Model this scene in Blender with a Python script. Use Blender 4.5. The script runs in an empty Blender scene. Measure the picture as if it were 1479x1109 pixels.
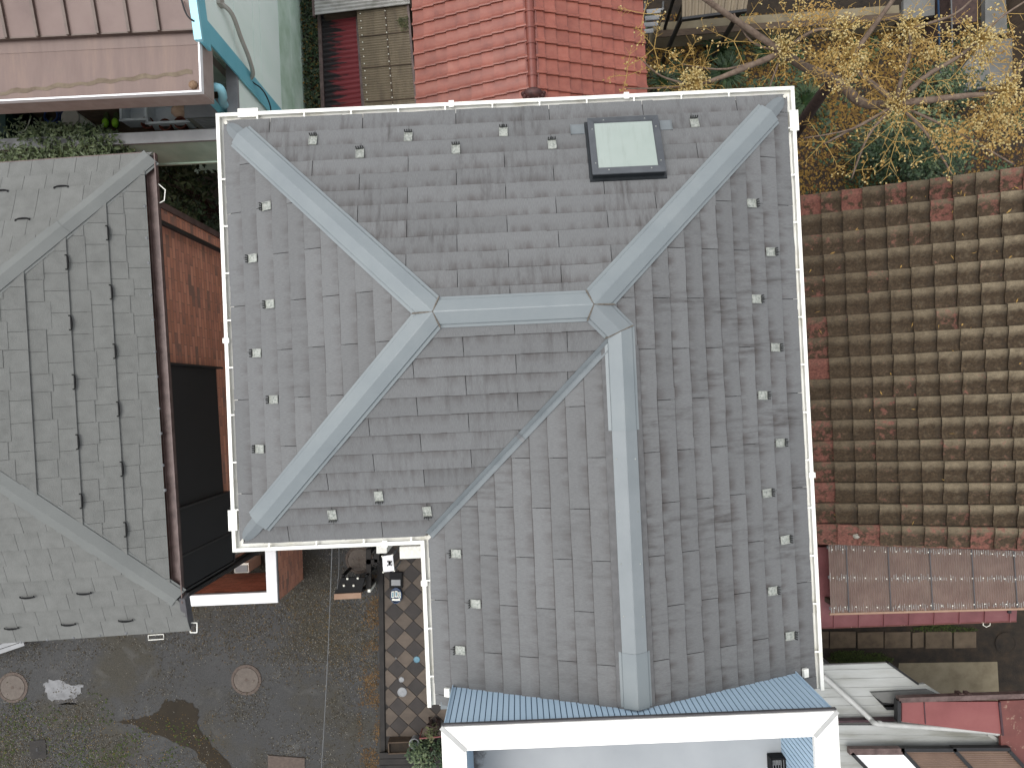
import bpy, math, random
from mathutils import Vector, Matrix
random.seed(11)
SC = bpy.context.scene
COL = SC.collection
V = Vector
pi = math.pi

# ------------------------------------------------------------------ camera
F = 1020.0                      # focal length in pixels of a 1479 px wide picture
EZ = 6.4                        # eave height of the slate house
CZ = EZ + 6.877                 # camera height above the ground
AL, BE = 0.0135, 0.0079         # the drone hangs almost exactly level
cam_d = bpy.data.cameras.new('camera')
cam_d.sensor_fit = 'HORIZONTAL'; cam_d.sensor_width = 36.0
cam_d.lens = 36.0 * F / 1479.0
cam_d.clip_start = 0.1; cam_d.clip_end = 500
cam = bpy.data.objects.new('camera', cam_d)
COL.objects.link(cam)
cam.location = (0, 0, CZ)
RM = (Matrix.Rotation(AL, 3, 'X') @ Matrix.Rotation(BE, 3, 'Y'))
cam.rotation_euler = RM.to_euler()
SC.camera = cam

# ------------------------------------------------------------------ world and sun (overcast)
w = bpy.data.worlds.new('World'); SC.world = w; w.use_nodes = True
nt = w.node_tree; nt.nodes.clear()
sky = nt.nodes.new('ShaderNodeTexSky'); sky.sky_type = 'NISHITA'; sky.sun_disc = False
SUN_EL, SUN_AZ = math.radians(72), math.radians(280)      # azimuth clockwise from +Y
sky.sun_elevation = SUN_EL; sky.sun_rotation = SUN_AZ
sky.air_density = 1.0; sky.dust_density = 3.0; sky.ozone_density = 1.0
hs = nt.nodes.new('ShaderNodeHueSaturation'); hs.inputs['Saturation'].default_value = 0.22
bg = nt.nodes.new('ShaderNodeBackground'); bg.inputs['Strength'].default_value = 0.15
out = nt.nodes.new('ShaderNodeOutputWorld')
nt.links.new(sky.outputs[0], hs.inputs['Color']); nt.links.new(hs.outputs[0], bg.inputs['Color'])
nt.links.new(bg.outputs[0], out.inputs['Surface'])
sl = bpy.data.lights.new('sun', 'SUN'); sl.energy = 0.6; sl.angle = math.radians(35); sl.color = (1, .975, .94)
so = bpy.data.objects.new('sun', sl); COL.objects.link(so)
sd = V((math.sin(SUN_AZ) * math.cos(SUN_EL), math.cos(SUN_AZ) * math.cos(SUN_EL), math.sin(SUN_EL)))
so.rotation_euler = sd.to_track_quat('Z', 'Y').to_euler()
so.location = (0, 0, 30)
SC.view_settings.view_transform = 'Standard'; SC.view_settings.look = 'None'
SC.view_settings.gamma = 1.0; SC.view_settings.exposure = 1.12
SC.view_settings.use_curve_mapping = False
SC.render.engine = 'CYCLES'
SC.cycles.max_bounces = 6; SC.cycles.transparent_max_bounces = 8

# ------------------------------------------------------------------ helpers
def at(u, v, z):
    """point at height z on the sight line of picture position (u, v)"""
    d = RM @ V(((u - 739.5) / F, -(v - 554.5) / F, -1.0))
    t = (z - CZ) / d.z
    return V((d.x * t, d.y * t, z))

WL = {}                                   # world location of every object (parents carry no rotation)
def tag(o, label=None, cat=None, group=None, kind=None):
    if label: o['label'] = label
    if cat: o['category'] = cat
    if group: o['group'] = group
    if kind: o['kind'] = kind
    return o
def thing(name, label, cat, loc, group=None):
    o = bpy.data.objects.new(name, None); COL.objects.link(o)
    o.empty_display_size = 0.2
    o.location = loc; WL[o] = V(loc)
    return tag(o, label, cat, group)
def put(o, parent, loc):
    COL.objects.link(o); loc = V(loc); WL[o] = loc
    if parent: o.parent = parent; o.location = loc - WL[parent]
    else: o.location = loc
    return o

class MB:
    def __init__(s): s.v = []; s.f = []; s.uv = []; s.mi = []
    def face(s, pts, uv=None, mi=0):
        n = len(s.v); s.v += [V(p) for p in pts]; s.f.append(list(range(n, n + len(pts))))
        s.uv += list(uv) if uv else [(p[0], p[1]) for p in pts]; s.mi.append(mi); return s
    def raw(s, pts, faces, mi=0):
        n = len(s.v); s.v += [V(p) for p in pts]; s.uv += [(p[0], p[1]) for p in pts]
        for f in faces: s.f.append([n + i for i in f]); s.mi.append(mi)
        return s
    def para(s, o, a, b, c, mi=0):        # box from a corner and three edges
        o, a, b, c = V(o), V(a), V(b), V(c)
        p = [o, o + a, o + a + b, o + b, o + c, o + a + c, o + a + b + c, o + b + c]
        return s.raw(p, [(3, 2, 1, 0), (4, 5, 6, 7), (0, 1, 5, 4), (1, 2, 6, 5), (2, 3, 7, 6), (3, 0, 4, 7)], mi)
    def box(s, x, y, z, sx, sy, sz, rot=0.0, mi=0):   # centred
        c, k = math.cos(rot), math.sin(rot)
        a = V((c * sx, k * sx, 0)); b = V((-k * sy, c * sy, 0)); d = V((0, 0, sz))
        return s.para(V((x, y, z)) - a / 2 - b / 2 - d / 2, a, b, d, mi)
    def bar(s, p, q, wd, h, mi=0):        # box beam whose top middle line runs p to q
        p, q = V(p), V(q); t = (q - p).normalized(); r = t.cross(V((0, 0, 1)))
        r = r.normalized() if r.length > 1e-6 else V((1, 0, 0)); n = r.cross(t)
        return s.para(p - r * wd / 2 - n * h, q - p, r * wd, n * h, mi)
    def prism(s, pts, z0, z1, mi=0):
        n = len(pts); P = [V((p[0], p[1], z0)) for p in pts] + [V((p[0], p[1], z1)) for p in pts]
        return s.raw(P, [tuple(range(n - 1, -1, -1)), tuple(range(n, 2 * n))] + [(i, (i + 1) % n, n + (i + 1) % n, n + i) for i in range(n)], mi)
    def slab(s, pts, dv, mi=0):           # polygon extruded by the vector dv
        n = len(pts); dv = V(dv); P = [V(p) for p in pts] + [V(p) + dv for p in pts]
        return s.raw(P, [tuple(range(n)), tuple(range(2 * n - 1, n - 1, -1))] + [(i, n + i, n + (i + 1) % n, (i + 1) % n) for i in range(n)], mi)
    def tube(s, pts, r, n=6, mi=0):
        pts = [V(p) for p in pts]; R = r if isinstance(r, (list, tuple)) else [r] * len(pts); P = []; up = None
        for i, p in enumerate(pts):
            t = (pts[min(i + 1, len(pts) - 1)] - pts[max(i - 1, 0)]); t = t.normalized() if t.length > 1e-9 else V((0, 0, 1))
            if up is None: up = V((0, 0, 1)) if abs(t.z) < .9 else V((1, 0, 0))
            a = t.cross(up); a = a.normalized() if a.length > 1e-6 else V((1, 0, 0)); b = a.cross(t); up = b
            for k in range(n): P.append(p + (a * math.cos(2 * pi * k / n) + b * math.sin(2 * pi * k / n)) * R[i])
        Fc = [(i * n + k, i * n + (k + 1) % n, (i + 1) * n + (k + 1) % n, (i + 1) * n + k) for i in range(len(pts) - 1) for k in range(n)]
        Fc += [tuple(range(n - 1, -1, -1)), tuple(range((len(pts) - 1) * n, len(pts) * n))]
        return s.raw(P, Fc, mi)
    def lathe(s, c, prof, n=20, mi=0, sx=1.0, sy=1.0):
        c = V(c); P = [c + V((r * math.cos(2 * pi * k / n) * sx, r * math.sin(2 * pi * k / n) * sy, z)) for r, z in prof for k in range(n)]
        m = len(prof)
        Fc = [(i * n + k, i * n + (k + 1) % n, (i + 1) * n + (k + 1) % n, (i + 1) * n + k) for i in range(m - 1) for k in range(n)]
        Fc += [tuple(range(n - 1, -1, -1)), tuple(range((m - 1) * n, m * n))]
        return s.raw(P, Fc, mi)
    def sheet(s, P00, P10, P11, P01, nu, nv, hf=None, th=None):   # bilinear grid with a height function
        P = []
        for j in range(nv + 1):
            for i in range(nu + 1):
                a, b = i / nu, j / nv
                p = (V(P00) * (1 - a) + V(P10) * a) * (1 - b) + (V(P01) * (1 - a) + V(P11) * a) * b
                if hf: p = p + V((0, 0, hf(a, b)))
                P.append(p)
        Fc = [(j * (nu + 1) + i, j * (nu + 1) + i + 1, (j + 1) * (nu + 1) + i + 1, (j + 1) * (nu + 1) + i) for j in range(nv) for i in range(nu)]
        return s.raw(P, Fc)
    def mesh(s, name, org=V((0, 0, 0))):
        me = bpy.data.meshes.new(name)
        me.from_pydata([tuple(p - org) for p in s.v], [], s.f)
        ul = me.uv_layers.new(name='UVMap')
        buf = [0.0] * (2 * len(me.loops)); k = 0
        for f in s.f:
            for i in f: buf[k] = s.uv[i][0]; buf[k + 1] = s.uv[i][1]; k += 2
        ul.data.foreach_set('uv', buf)
        if any(s.mi): me.polygons.foreach_set('material_index', s.mi)
        return me
    def build(s, name, mat, parent=None, smooth=False, kind=None, org=None):
        if org is None:
            lo = V((min(p.x for p in s.v), min(p.y for p in s.v), min(p.z for p in s.v)))
            hi = V((max(p.x for p in s.v), max(p.y for p in s.v), max(p.z for p in s.v)))
            org = V(((lo.x + hi.x) / 2, (lo.y + hi.y) / 2, lo.z))
        me = s.mesh(name, V(org))
        for m in (mat if isinstance(mat, (list, tuple)) else [mat]): me.materials.append(m)
        if smooth: me.polygons.foreach_set('use_smooth', [True] * len(me.polygons))
        o = bpy.data.objects.new(name, me)
        if kind: o['kind'] = kind
        return put(o, parent, org)
def inst(name, me, parent, loc, mx=None):             # one more object on shared mesh data
    o = bpy.data.objects.new(name, me); put(o, parent, loc)
    if mx is not None: o.rotation_euler = mx.to_euler()
    return o
def clip(sub, cl):                                    # Sutherland-Hodgman, cl convex and counter-clockwise
    outp = sub
    for i in range(len(cl)):
        ax, ay = cl[i]; bx, by = cl[(i + 1) % len(cl)]
        inp, outp = outp, []
        if not inp: break
        side = lambda p: (bx - ax) * (p[1] - ay) - (by - ay) * (p[0] - ax)
        for j in range(len(inp)):
            p, q = inp[j - 1], inp[j]; sp, sq = side(p), side(q)
            if (sp >= 0) != (sq >= 0):
                t = sp / (sp - sq); outp.append((p[0] + (q[0] - p[0]) * t, p[1] + (q[1] - p[1]) * t))
            if sq >= 0: outp.append(q)
    return outp
def area(p): return .5 * sum(p[i - 1][0] * p[i][1] - p[i][0] * p[i - 1][1] for i in range(len(p)))
def ccw(p): return p if area(p) > 0 else p[::-1]
def bez(pts, n=8):                                    # Catmull-Rom through points
    pts = [V(p) for p in pts]; o = []
    for i in range(len(pts) - 1):
        a, b, c, d = pts[max(i - 1, 0)], pts[i], pts[i + 1], pts[min(i + 2, len(pts) - 1)]
        for k in range(n):
            t = k / n
            o.append(.5 * ((2 * b) + (c - a) * t + (2 * a - 5 * b + 4 * c - d) * t * t + (3 * b - a - 3 * c + d) * t ** 3))
    return o + [pts[-1]]

# ------------------------------------------------------------------ materials
def lin(c): c /= 255.0; return c / 12.92 if c <= .04045 else ((c + .055) / 1.055) ** 2.4
GAIN = 2.15                                            # how bright a level surface shows next to its base colour
def B(r, g, b): return (r, g, b, 1)
def S(r, g, b): return (lin(r) / GAIN, lin(g) / GAIN, lin(b) / GAIN, 1)
class NT:
    def __init__(s, name):
        s.m = bpy.data.materials.new(name); s.m.use_nodes = True; s.t = s.m.node_tree; s.t.nodes.clear()
        s.o = s.n('ShaderNodeOutputMaterial'); s.b = s.n('ShaderNodeBsdfPrincipled'); s.l(s.b.outputs[0], s.o.inputs[0])
    def n(s, ty, **kw):
        x = s.t.nodes.new(ty)
        for k, v in kw.items(): setattr(x, k, v)
        return x
    def l(s, a, b): s.t.links.new(a, b)
    def val(s, sock, x):
        if hasattr(x, 'links') or hasattr(x, 'is_linked'): s.l(x, sock)
        else: sock.default_value = x
    def math(s, op, a, b=0.0, c=None, clamp=False):
        x = s.n('ShaderNodeMath', operation=op, use_clamp=clamp); s.val(x.inputs[0], a); s.val(x.inputs[1], b)
        if c is not None: s.val(x.inputs[2], c)
        return x.outputs[0]
    def coord(s, kind='pos', sc=(1, 1, 1), rot=0.0, loc=(0, 0, 0)):
        if kind == 'pos': o = s.n('ShaderNodeNewGeometry').outputs['Position']
        elif kind == 'uv': o = s.n('ShaderNodeUVMap').outputs[0]
        else: o = s.n('ShaderNodeTexCoord').outputs['Object']
        m = s.n('ShaderNodeMapping'); s.l(o, m.inputs[0]); m.inputs['Scale'].default_value = sc; m.inputs['Rotation'].default_value = (0, 0, rot); m.inputs['Location'].default_value = loc
        return m.outputs[0]
    def noise(s, vec, scale, detail=4, rough=.55, dist=0.0):
        x = s.n('ShaderNodeTexNoise'); s.l(vec, x.inputs['Vector']); x.inputs['Scale'].default_value = scale
        x.inputs['Detail'].default_value = detail; x.inputs['Roughness'].default_value = rough; x.inputs['Distortion'].default_value = dist
        return x.outputs[0]
    def ramp(s, fac, stops, interp='LINEAR'):
        x = s.n('ShaderNodeValToRGB'); s.l(fac, x.inputs[0]); r = x.color_ramp; r.interpolation = interp
        while len(r.elements) < len(stops): r.elements.new(.5)
        for e, (p, c) in zip(r.elements, stops): e.position = p; e.color = c if len(c) == 4 else (*c, 1)
        return x.outputs[0]
    def step(s, x, a, b):
        m = s.n('ShaderNodeMapRange', clamp=True); m.interpolation_type = 'SMOOTHSTEP'; s.val(m.inputs[0], x)
        m.inputs[1].default_value = a; m.inputs[2].default_value = b; return m.outputs[0]
    def mix(s, f, a, b, mode='MIX'):
        x = s.n('ShaderNodeMix', data_type='RGBA', blend_type=mode); s.val(x.inputs[0], f); s.val(x.inputs[6], a); s.val(x.inputs[7], b); return x.outputs[2]
    def bright(s, col, fac): 
        x = s.n('ShaderNodeHueSaturation'); s.l(col, x.inputs['Color']); s.val(x.inputs['Value'], fac); return x.outputs[0]
    def rnd(s): return s.n('ShaderNodeObjectInfo').outputs['Random']
    def bump(s, h, st, dist=.01):
        x = s.n('ShaderNodeBump'); x.inputs['Strength'].default_value = st; x.inputs['Distance'].default_value = dist; s.l(h, x.inputs['Height']); s.l(x.outputs[0], s.b.inputs['Normal'])
    def done(s, col=None, rough=.7, metal=0.0, spec=.4):
        if col is not None: s.val(s.b.inputs['Base Color'], col)
        s.val(s.b.inputs['Roughness'], rough); s.b.inputs['Metallic'].default_value = metal
        s.b.inputs['Specular IOR Level'].default_value = spec
        return s.m
def M(name, cols, scale=6.0, rough=.7, rnd=0.0, bump=0.0, bscale=None, metal=0.0, spec=.4, st=(1, 1, 1), rot=0.0, coord='pos', detail=6, lo=.3, hi=.7):
    """mottled material: noise between a few colours, per-object brightness, fine relief"""
    x = NT(name); vec = x.coord(coord, st, rot)
    nz = x.noise(vec, scale, detail, .62)
    n = len(cols)
    c = x.ramp(nz, [(lo + (hi - lo) * i / max(n - 1, 1), k) for i, k in enumerate(cols)])
    if rnd: c = x.bright(c, x.math('MULTIPLY_ADD', x.rnd(), 2 * rnd, 1 - rnd))
    if bump: x.bump(x.noise(vec, bscale or scale * 4, 4), bump)
    return x.done(c, rough, metal, spec)

ROT = 0.0443
def slate_mat(name, dirt):
    x = NT(name); rnd = x.rnd()
    big = x.noise(x.coord('uv', (1.3, .8, 1), loc=(dirt * 7, 3, 0)), 1.6, 5, .6)
    stk = x.noise(x.coord('uv', (9, 1.1, 1)), 2.2, 5, .6)
    grain = x.noise(x.coord('uv', (60, 6, 1)), 4.0, 5, .7)
    speck = x.noise(x.coord('uv', (1, 1, 1)), 130.0, 3, .7)
    uv = x.n('ShaderNodeSeparateXYZ'); x.l(x.n('ShaderNodeUVMap').outputs[0], uv.inputs[0])
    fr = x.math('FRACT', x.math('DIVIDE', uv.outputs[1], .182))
    base = x.ramp(grain, [(.25, S(112, 113, 113)), (.5, S(130, 131, 131)), (.78, S(146, 147, 146))])
    base = x.mix(x.math('MULTIPLY', x.step(speck, .55, .8), .35), base, S(158, 158, 158))
    d = x.math('MULTIPLY', x.math('MULTIPLY', x.step(stk, .42, .78), x.step(big, .40, .66)), dirt, clamp=True)
    base = x.mix(d, base, S(70, 64, 61))
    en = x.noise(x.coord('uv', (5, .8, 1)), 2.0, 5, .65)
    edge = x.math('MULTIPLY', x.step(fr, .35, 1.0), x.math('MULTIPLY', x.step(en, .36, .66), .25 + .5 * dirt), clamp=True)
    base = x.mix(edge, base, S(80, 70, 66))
    line = x.math('MULTIPLY', x.step(fr, .925, .985), x.math('MULTIPLY_ADD', x.noise(x.coord('uv', (14, 1, 1)), 2.0, 4), .7, .3), clamp=True)  # thin painted shadow line, with joint grime, just below the next butt
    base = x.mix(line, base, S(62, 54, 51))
    base = x.bright(base, x.math('MULTIPLY_ADD', rnd, .16, .92))
    x.bump(x.math('ADD', grain, x.math('MULTIPLY', speck, .6)), .35, .004)
    return x.done(base, x.math('MULTIPLY_ADD', grain, .15, .62), 0, .35)
MAT = {}
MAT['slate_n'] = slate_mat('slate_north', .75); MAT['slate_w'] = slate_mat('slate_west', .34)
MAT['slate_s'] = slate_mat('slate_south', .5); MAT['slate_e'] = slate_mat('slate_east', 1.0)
MAT['slate_edge'] = M('slate_cut_edge', [S(52, 46, 44), S(78, 72, 70)], 30, .95)
MAT['deck'] = M('roof_underlay', [S(34, 33, 33), S(48, 46, 46)], 20, .9)
MAT['cap'] = M('ridge_metal', [S(144, 153, 156), S(151, 160, 162), S(158, 166, 167)], 2.2, .42, rnd=.03, bump=.05, bscale=3, spec=.5)
MAT['cap2'] = M('ridge_metal_patch', [S(146, 154, 156), S(158, 165, 167)], 3, .4, spec=.5)
MAT['flange'] = M('ridge_flange_metal', [S(128, 136, 139), S(146, 153, 155)], 5, .5)
MAT['underlay'] = M('ridge_underlay', [S(104, 104, 104), S(126, 126, 126)], 12, .8)
MAT['sealant'] = M('sealant', [S(104, 96, 86), S(146, 138, 126)], 40, .85)
MAT['valley'] = M('valley_metal', [S(126, 134, 137), S(146, 153, 155)], 4, .45)
MAT['gutter'] = M('gutter_white', [B(.46, .45, .36), B(.60, .59, .53), B(.66, .66, .61)], 5, .45, lo=.25, hi=.55)
MAT['gutter_white'] = M('gutter_bracket_white', [B(.60, .59, .52), B(.74, .74, .69)], 30, .5)
MAT['grit'] = M('gutter_grit', [S(72, 66, 56), S(150, 146, 134), S(205, 200, 188)], 70, .95, bump=.8)
MAT['wallwhite'] = M('render_white', [B(.6, .57, .52), B(.7, .67, .62)], 3, .85)
MAT['galv'] = M('galvanised', [S(120, 126, 120), S(186, 190, 180), S(212, 214, 204)], 45, .35, rnd=.1, metal=.0, spec=.6)
MAT['galvdark'] = M('galvanised_dark', [S(42, 44, 44), S(78, 80, 78)], 60, .5)
MAT['skyframe'] = M('skylight_frame', [S(80, 84, 89), S(100, 104, 108)], 6, .4, spec=.5)
MAT['skydark'] = M('skylight_side', [S(24, 29, 33), S(40, 46, 50)], 8, .45)
x = NT('frosted_glass'); vec = x.coord('pos'); MAT['skyglass'] = x.done(x.mix(x.math('MULTIPLY', x.step(x.noise(x.coord('pos', (8, 1, 1)), 3, 5), .5, .75), .25), x.ramp(x.noise(vec, 2, 3), [(.3, S(182, 196, 186)), (.7, S(196, 208, 199))]), S(150, 158, 148)), .18, 0, .6)
MAT['bluewall'] = M('blue_siding', [B(.36, .48, .58), B(.41, .53, .63)], 2.5, .45, st=(1, 1, .2))
MAT['groove'] = M('siding_groove', [B(.05, .09, .14), B(.08, .13, .18)], 5, .7)
MAT['coping'] = M('coping_white', [B(.62, .60, .54), B(.72, .70, .65), B(.76, .75, .71)], 2.5, .5, lo=.2, hi=.6)
MAT['copjoint'] = M('coping_joint', [S(202, 202, 198), S(222, 222, 218)], 8, .5)
MAT['trimdark'] = M('grey_trim', [S(88, 86, 88), S(108, 106, 108)], 6, .5)
x = NT('balcony_floor'); vec = x.coord('pos'); c = x.ramp(x.noise(vec, 1.4, 5), [(.3, S(188, 193, 196)), (.7, S(208, 212, 214))])
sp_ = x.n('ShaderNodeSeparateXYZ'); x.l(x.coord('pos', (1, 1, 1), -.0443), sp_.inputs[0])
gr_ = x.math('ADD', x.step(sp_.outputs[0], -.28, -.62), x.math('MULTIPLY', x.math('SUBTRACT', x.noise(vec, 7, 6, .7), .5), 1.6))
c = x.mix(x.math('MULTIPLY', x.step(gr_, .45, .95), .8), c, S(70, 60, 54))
MAT['balfloor'] = x.done(c, .6)
MAT['shingle'] = M('grey_shingle', [S(126, 127, 123), S(134, 135, 131), S(140, 141, 137)], 9, .9, rnd=.035, bump=.35, bscale=90)
MAT['hipgrey'] = M('grey_hip_metal', [S(130, 133, 130), S(144, 147, 143)], 2, .7, bump=.1, bscale=60)
MAT['brown'] = M('brown_gutter', [S(80, 60, 55), S(112, 90, 84), S(134, 112, 106)], 9, .5, st=(1, 1, 1))
MAT['maroontrim'] = M('maroon_trim', [S(62, 36, 42), S(92, 60, 66)], 9, .5)
MAT['black'] = M('black_metal', [S(26, 26, 27), S(44, 44, 45)], 12, .5)
MAT['blackplastic'] = M('black_plastic', [S(20, 20, 21), S(34, 34, 35)], 20, .6, spec=.15)
MAT['screen'] = M('black_mesh_screen', [S(30, 31, 32), S(44, 45, 46)], 160, .75)
def brick_mat(name, cols, mortar, bw, bh, axis):
    x = NT(name); g = x.n('ShaderNodeNewGeometry').outputs['Position']; s_ = x.n('ShaderNodeSeparateXYZ')
    m = x.n('ShaderNodeMapping'); x.l(g, m.inputs[0]); m.inputs['Rotation'].default_value = (0, 0, -ROT); x.l(m.outputs[0], s_.inputs[0])
    cb = x.n('ShaderNodeCombineXYZ'); x.l(s_.outputs[axis], cb.inputs[0]); x.l(s_.outputs[2], cb.inputs[1])
    b = x.n('ShaderNodeTexBrick'); x.l(cb.outputs[0], b.inputs['Vector']); b.inputs['Scale'].default_value = 1
    b.inputs['Brick Width'].default_value = bw; b.inputs['Row Height'].default_value = bh; b.inputs['Mortar Size'].default_value = .004
    b.inputs['Color1'].default_value = (0, 0, 0, 1); b.inputs['Color2'].default_value = (1, 1, 1, 1); b.inputs['Mortar'].default_value = (.5, .5, .5, 1); b.inputs['Bias'].default_value = 0
    big = x.noise(x.coord('pos'), 3.5, 5)
    f = x.math('ADD', x.math('MULTIPLY', b.outputs['Color'], .55), x.math('MULTIPLY', big, .5))
    c = x.ramp(f, [(.3 + .13 * i, k) for i, k in enumerate(cols)])
    c = x.mix(b.outputs['Fac'], c, mortar)
    x.bump(x.math('SUBTRACT', 1.0, b.outputs['Fac']), .6, .006)
    return x.done(c, .8)
BRK = [B(.38, .17, .11), B(.47, .21, .135), B(.53, .25, .165), B(.42, .185, .125), B(.22, .13, .10)]
MAT['brick_y'] = brick_mat('brick_tile', BRK, B(.2, .13, .1), .235, .068, 1)
MAT['brick_x'] = brick_mat('brick_tile_side', BRK, B(.2, .13, .1), .235, .068, 0)
MAT['coppaint'] = M('coping_paint', [B(.72, .73, .72), B(.82, .82, .82)], 3, .5)
MAT['grey'] = M('grey_metal', [S(120, 122, 124), S(150, 152, 152)], 5, .5)
MAT['ltgrey'] = M('light_grey_paint', [S(164, 166, 168), S(190, 192, 192)], 4, .6)
MAT['pinkroof'] = M('brown_metal_roof', [S(124, 98, 90), S(138, 112, 103), S(149, 124, 114)], 1.6, .5, bump=.06, bscale=4)
def pan_mat():
    x = NT('brown_metal_pan'); vec = x.coord('pos', (1, 1, 1), -ROT)
    st = x.noise(x.coord('pos', (4, .6, 1), -ROT), 2.0, 5, .6)
    c = x.ramp(st, [(.3, S(126, 100, 90)), (.5, S(136, 110, 100)), (.72, S(150, 122, 107))])
    bl = x.noise(vec, 5, 5); c = x.mix(x.math('MULTIPLY', x.step(bl, .55, .75), .35), c, S(128, 108, 96))
    return x.done(c, .5)
MAT['pan'] = pan_mat()
MAT['sediment'] = M('dried_silt', [S(118, 100, 82), S(150, 134, 112)], 9, .8)
MAT['seam'] = M('roof_seam', [S(104, 86, 76), S(130, 110, 98)], 9, .5)
MAT['fascia'] = M('brown_fascia', [B(.26, .21, .185), B(.36, .30, .27)], 5, .5)
MAT['mint'] = M('mint_siding', [B(.68, .82, .74), B(.74, .86, .79), B(.78, .88, .83)], 1.3, .55, st=(1, 1, .4))
MAT['mintdirty'] = M('mint_siding_mossy', [B(.34, .48, .35), B(.46, .60, .49), B(.58, .70, .61)], 2.2, .7)
MAT['mintwall'] = M('mint_block_wall', [B(.34, .50, .41), B(.44, .60, .51), B(.52, .68, .59)], 2.0, .8, st=(1, 1, .5))
MAT['teal'] = M('turquoise_paint', [B(.13, .42, .50), B(.17, .48, .56)], 3, .4)
MAT['tealight'] = M('light_turquoise_paint', [B(.24, .52, .60), B(.30, .60, .67)], 3, .4)
MAT['cream'] = M('cream_plastic', [S(196, 192, 178), S(220, 216, 204)], 6, .5)
MAT['redtile'] = M('red_clay_tile', [S(150, 82, 67), S(171, 97, 79), S(182, 111, 92)], 5, .42, rnd=.12, bump=.1, spec=.45)
MAT['redridge'] = M('red_ridge_tile', [S(134, 70, 58), S(158, 86, 71)], 6, .45, rnd=.05)
MAT['reddark'] = M('dark_ridge_ornament', [S(66, 40, 38), S(110, 66, 60)], 14, .6)
def shedred():
    x = NT('red_corrugated'); x0 = x.coord('pos', (1, 1, 1), -ROT)
    sp = x.n('ShaderNodeSeparateXYZ'); x.l(x0, sp.inputs[0])
    st = x.noise(x.coord('pos', (1.5, 12, 1), -ROT), 2.0, 5, .6)
    f = x.math('ADD', x.math('MULTIPLY', x.math('ADD', sp.outputs[0], 2.70), -2.0), x.math('MULTIPLY', x.math('SUBTRACT', st, .5), 2.4))
    k = x.step(f, .0, .3)
    c = x.mix(k, S(158, 62, 68), S(46, 40, 42))
    return x.done(c, .6)
MAT['shedred'] = shedred()
MAT['tansheet'] = M('tan_corrugated', [S(120, 107, 88), S(142, 127, 103), S(156, 141, 116)], 3, .6, st=(3, .5, 1))
MAT['whitesheet'] = M('white_corrugated', [S(170, 168, 160), S(210, 208, 202), S(232, 232, 230)], 4, .6)
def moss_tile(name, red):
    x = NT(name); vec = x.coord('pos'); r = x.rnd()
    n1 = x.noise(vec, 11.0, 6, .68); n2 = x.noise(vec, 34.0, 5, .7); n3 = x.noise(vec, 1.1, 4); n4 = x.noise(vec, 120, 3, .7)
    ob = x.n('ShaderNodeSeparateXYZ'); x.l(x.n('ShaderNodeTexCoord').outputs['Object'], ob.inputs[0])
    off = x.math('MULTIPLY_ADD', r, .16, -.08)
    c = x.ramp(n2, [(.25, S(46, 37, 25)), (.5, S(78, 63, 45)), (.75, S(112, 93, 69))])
    # lichen with painted light on the rolls, moss with painted shade below each butt
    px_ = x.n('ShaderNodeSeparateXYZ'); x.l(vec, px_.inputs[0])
    sky_lichen = x.step(x.math('ADD', px_.outputs[0], x.math('MULTIPLY', n3, 1.2)), 4.4, 7.6)      # paler up the slope: open-sky brightness painted in, plus lichen growth
    lichen_lit = x.math('MULTIPLY', x.math('ADD', x.math('MULTIPLY', x.step(ob.outputs[0], .17, .02), .7), x.math('MULTIPLY', x.math('SUBTRACT', n1, .5), 1.6), clamp=True), x.math('MULTIPLY_ADD', sky_lichen, .75, .35), clamp=True)
    c = x.mix(x.math('MULTIPLY', lichen_lit, .85), c, x.ramp(n4, [(.3, S(140, 125, 99)), (.7, S(200, 184, 154))]))
    moss_shade = x.math('MULTIPLY', x.step(ob.outputs[1], .15, .29), x.step(n1, .36, .62))
    c = x.mix(x.math('MULTIPLY', moss_shade, .8), c, S(44, 36, 28))
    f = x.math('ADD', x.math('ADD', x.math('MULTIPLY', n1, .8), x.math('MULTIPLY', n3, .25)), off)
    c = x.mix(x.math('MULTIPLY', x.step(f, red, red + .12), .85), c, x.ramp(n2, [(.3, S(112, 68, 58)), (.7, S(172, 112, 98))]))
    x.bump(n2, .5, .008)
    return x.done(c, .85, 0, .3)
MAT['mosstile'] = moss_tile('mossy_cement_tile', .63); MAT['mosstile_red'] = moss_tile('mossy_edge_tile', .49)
def polyc():
    x = NT('polycarbonate_sheet'); vec = x.coord('pos')
    c = x.ramp(x.noise(vec, 4, 5), [(.3, S(156, 132, 120)), (.7, S(182, 158, 144))])
    n = x.step(x.noise(x.coord('pos', (10, 2, 1)), 3, 5), .54, .7)
    c = x.mix(x.math('MULTIPLY', n, .3), c, S(176, 166, 154))
    x.done(c, .35, 0, .5); tr = x.n('ShaderNodeBsdfTransparent'); tr.inputs[0].default_value = (.72, .58, .5, 1)
    mx = x.n('ShaderNodeMixShader'); mx.inputs[0].default_value = .30; x.l(x.b.outputs[0], mx.inputs[1]); x.l(tr.outputs[0], mx.inputs[2]); x.l(mx.outputs[0], x.o.inputs[0])
    return x.m
MAT['poly'] = polyc()
MAT['chalk'] = M('chalky_residue', [S(120, 110, 104), S(182, 178, 172), S(214, 212, 208)], 60, .8)
MAT['maroon'] = M('maroon_metal', [S(126, 74, 76), S(146, 88, 90), S(158, 102, 102)], 3, .5, bump=.05)
MAT['redpaint'] = M('red_painted_metal', [S(144, 78, 75), S(158, 90, 87), S(166, 100, 95)], 2.2, .5)
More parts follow.
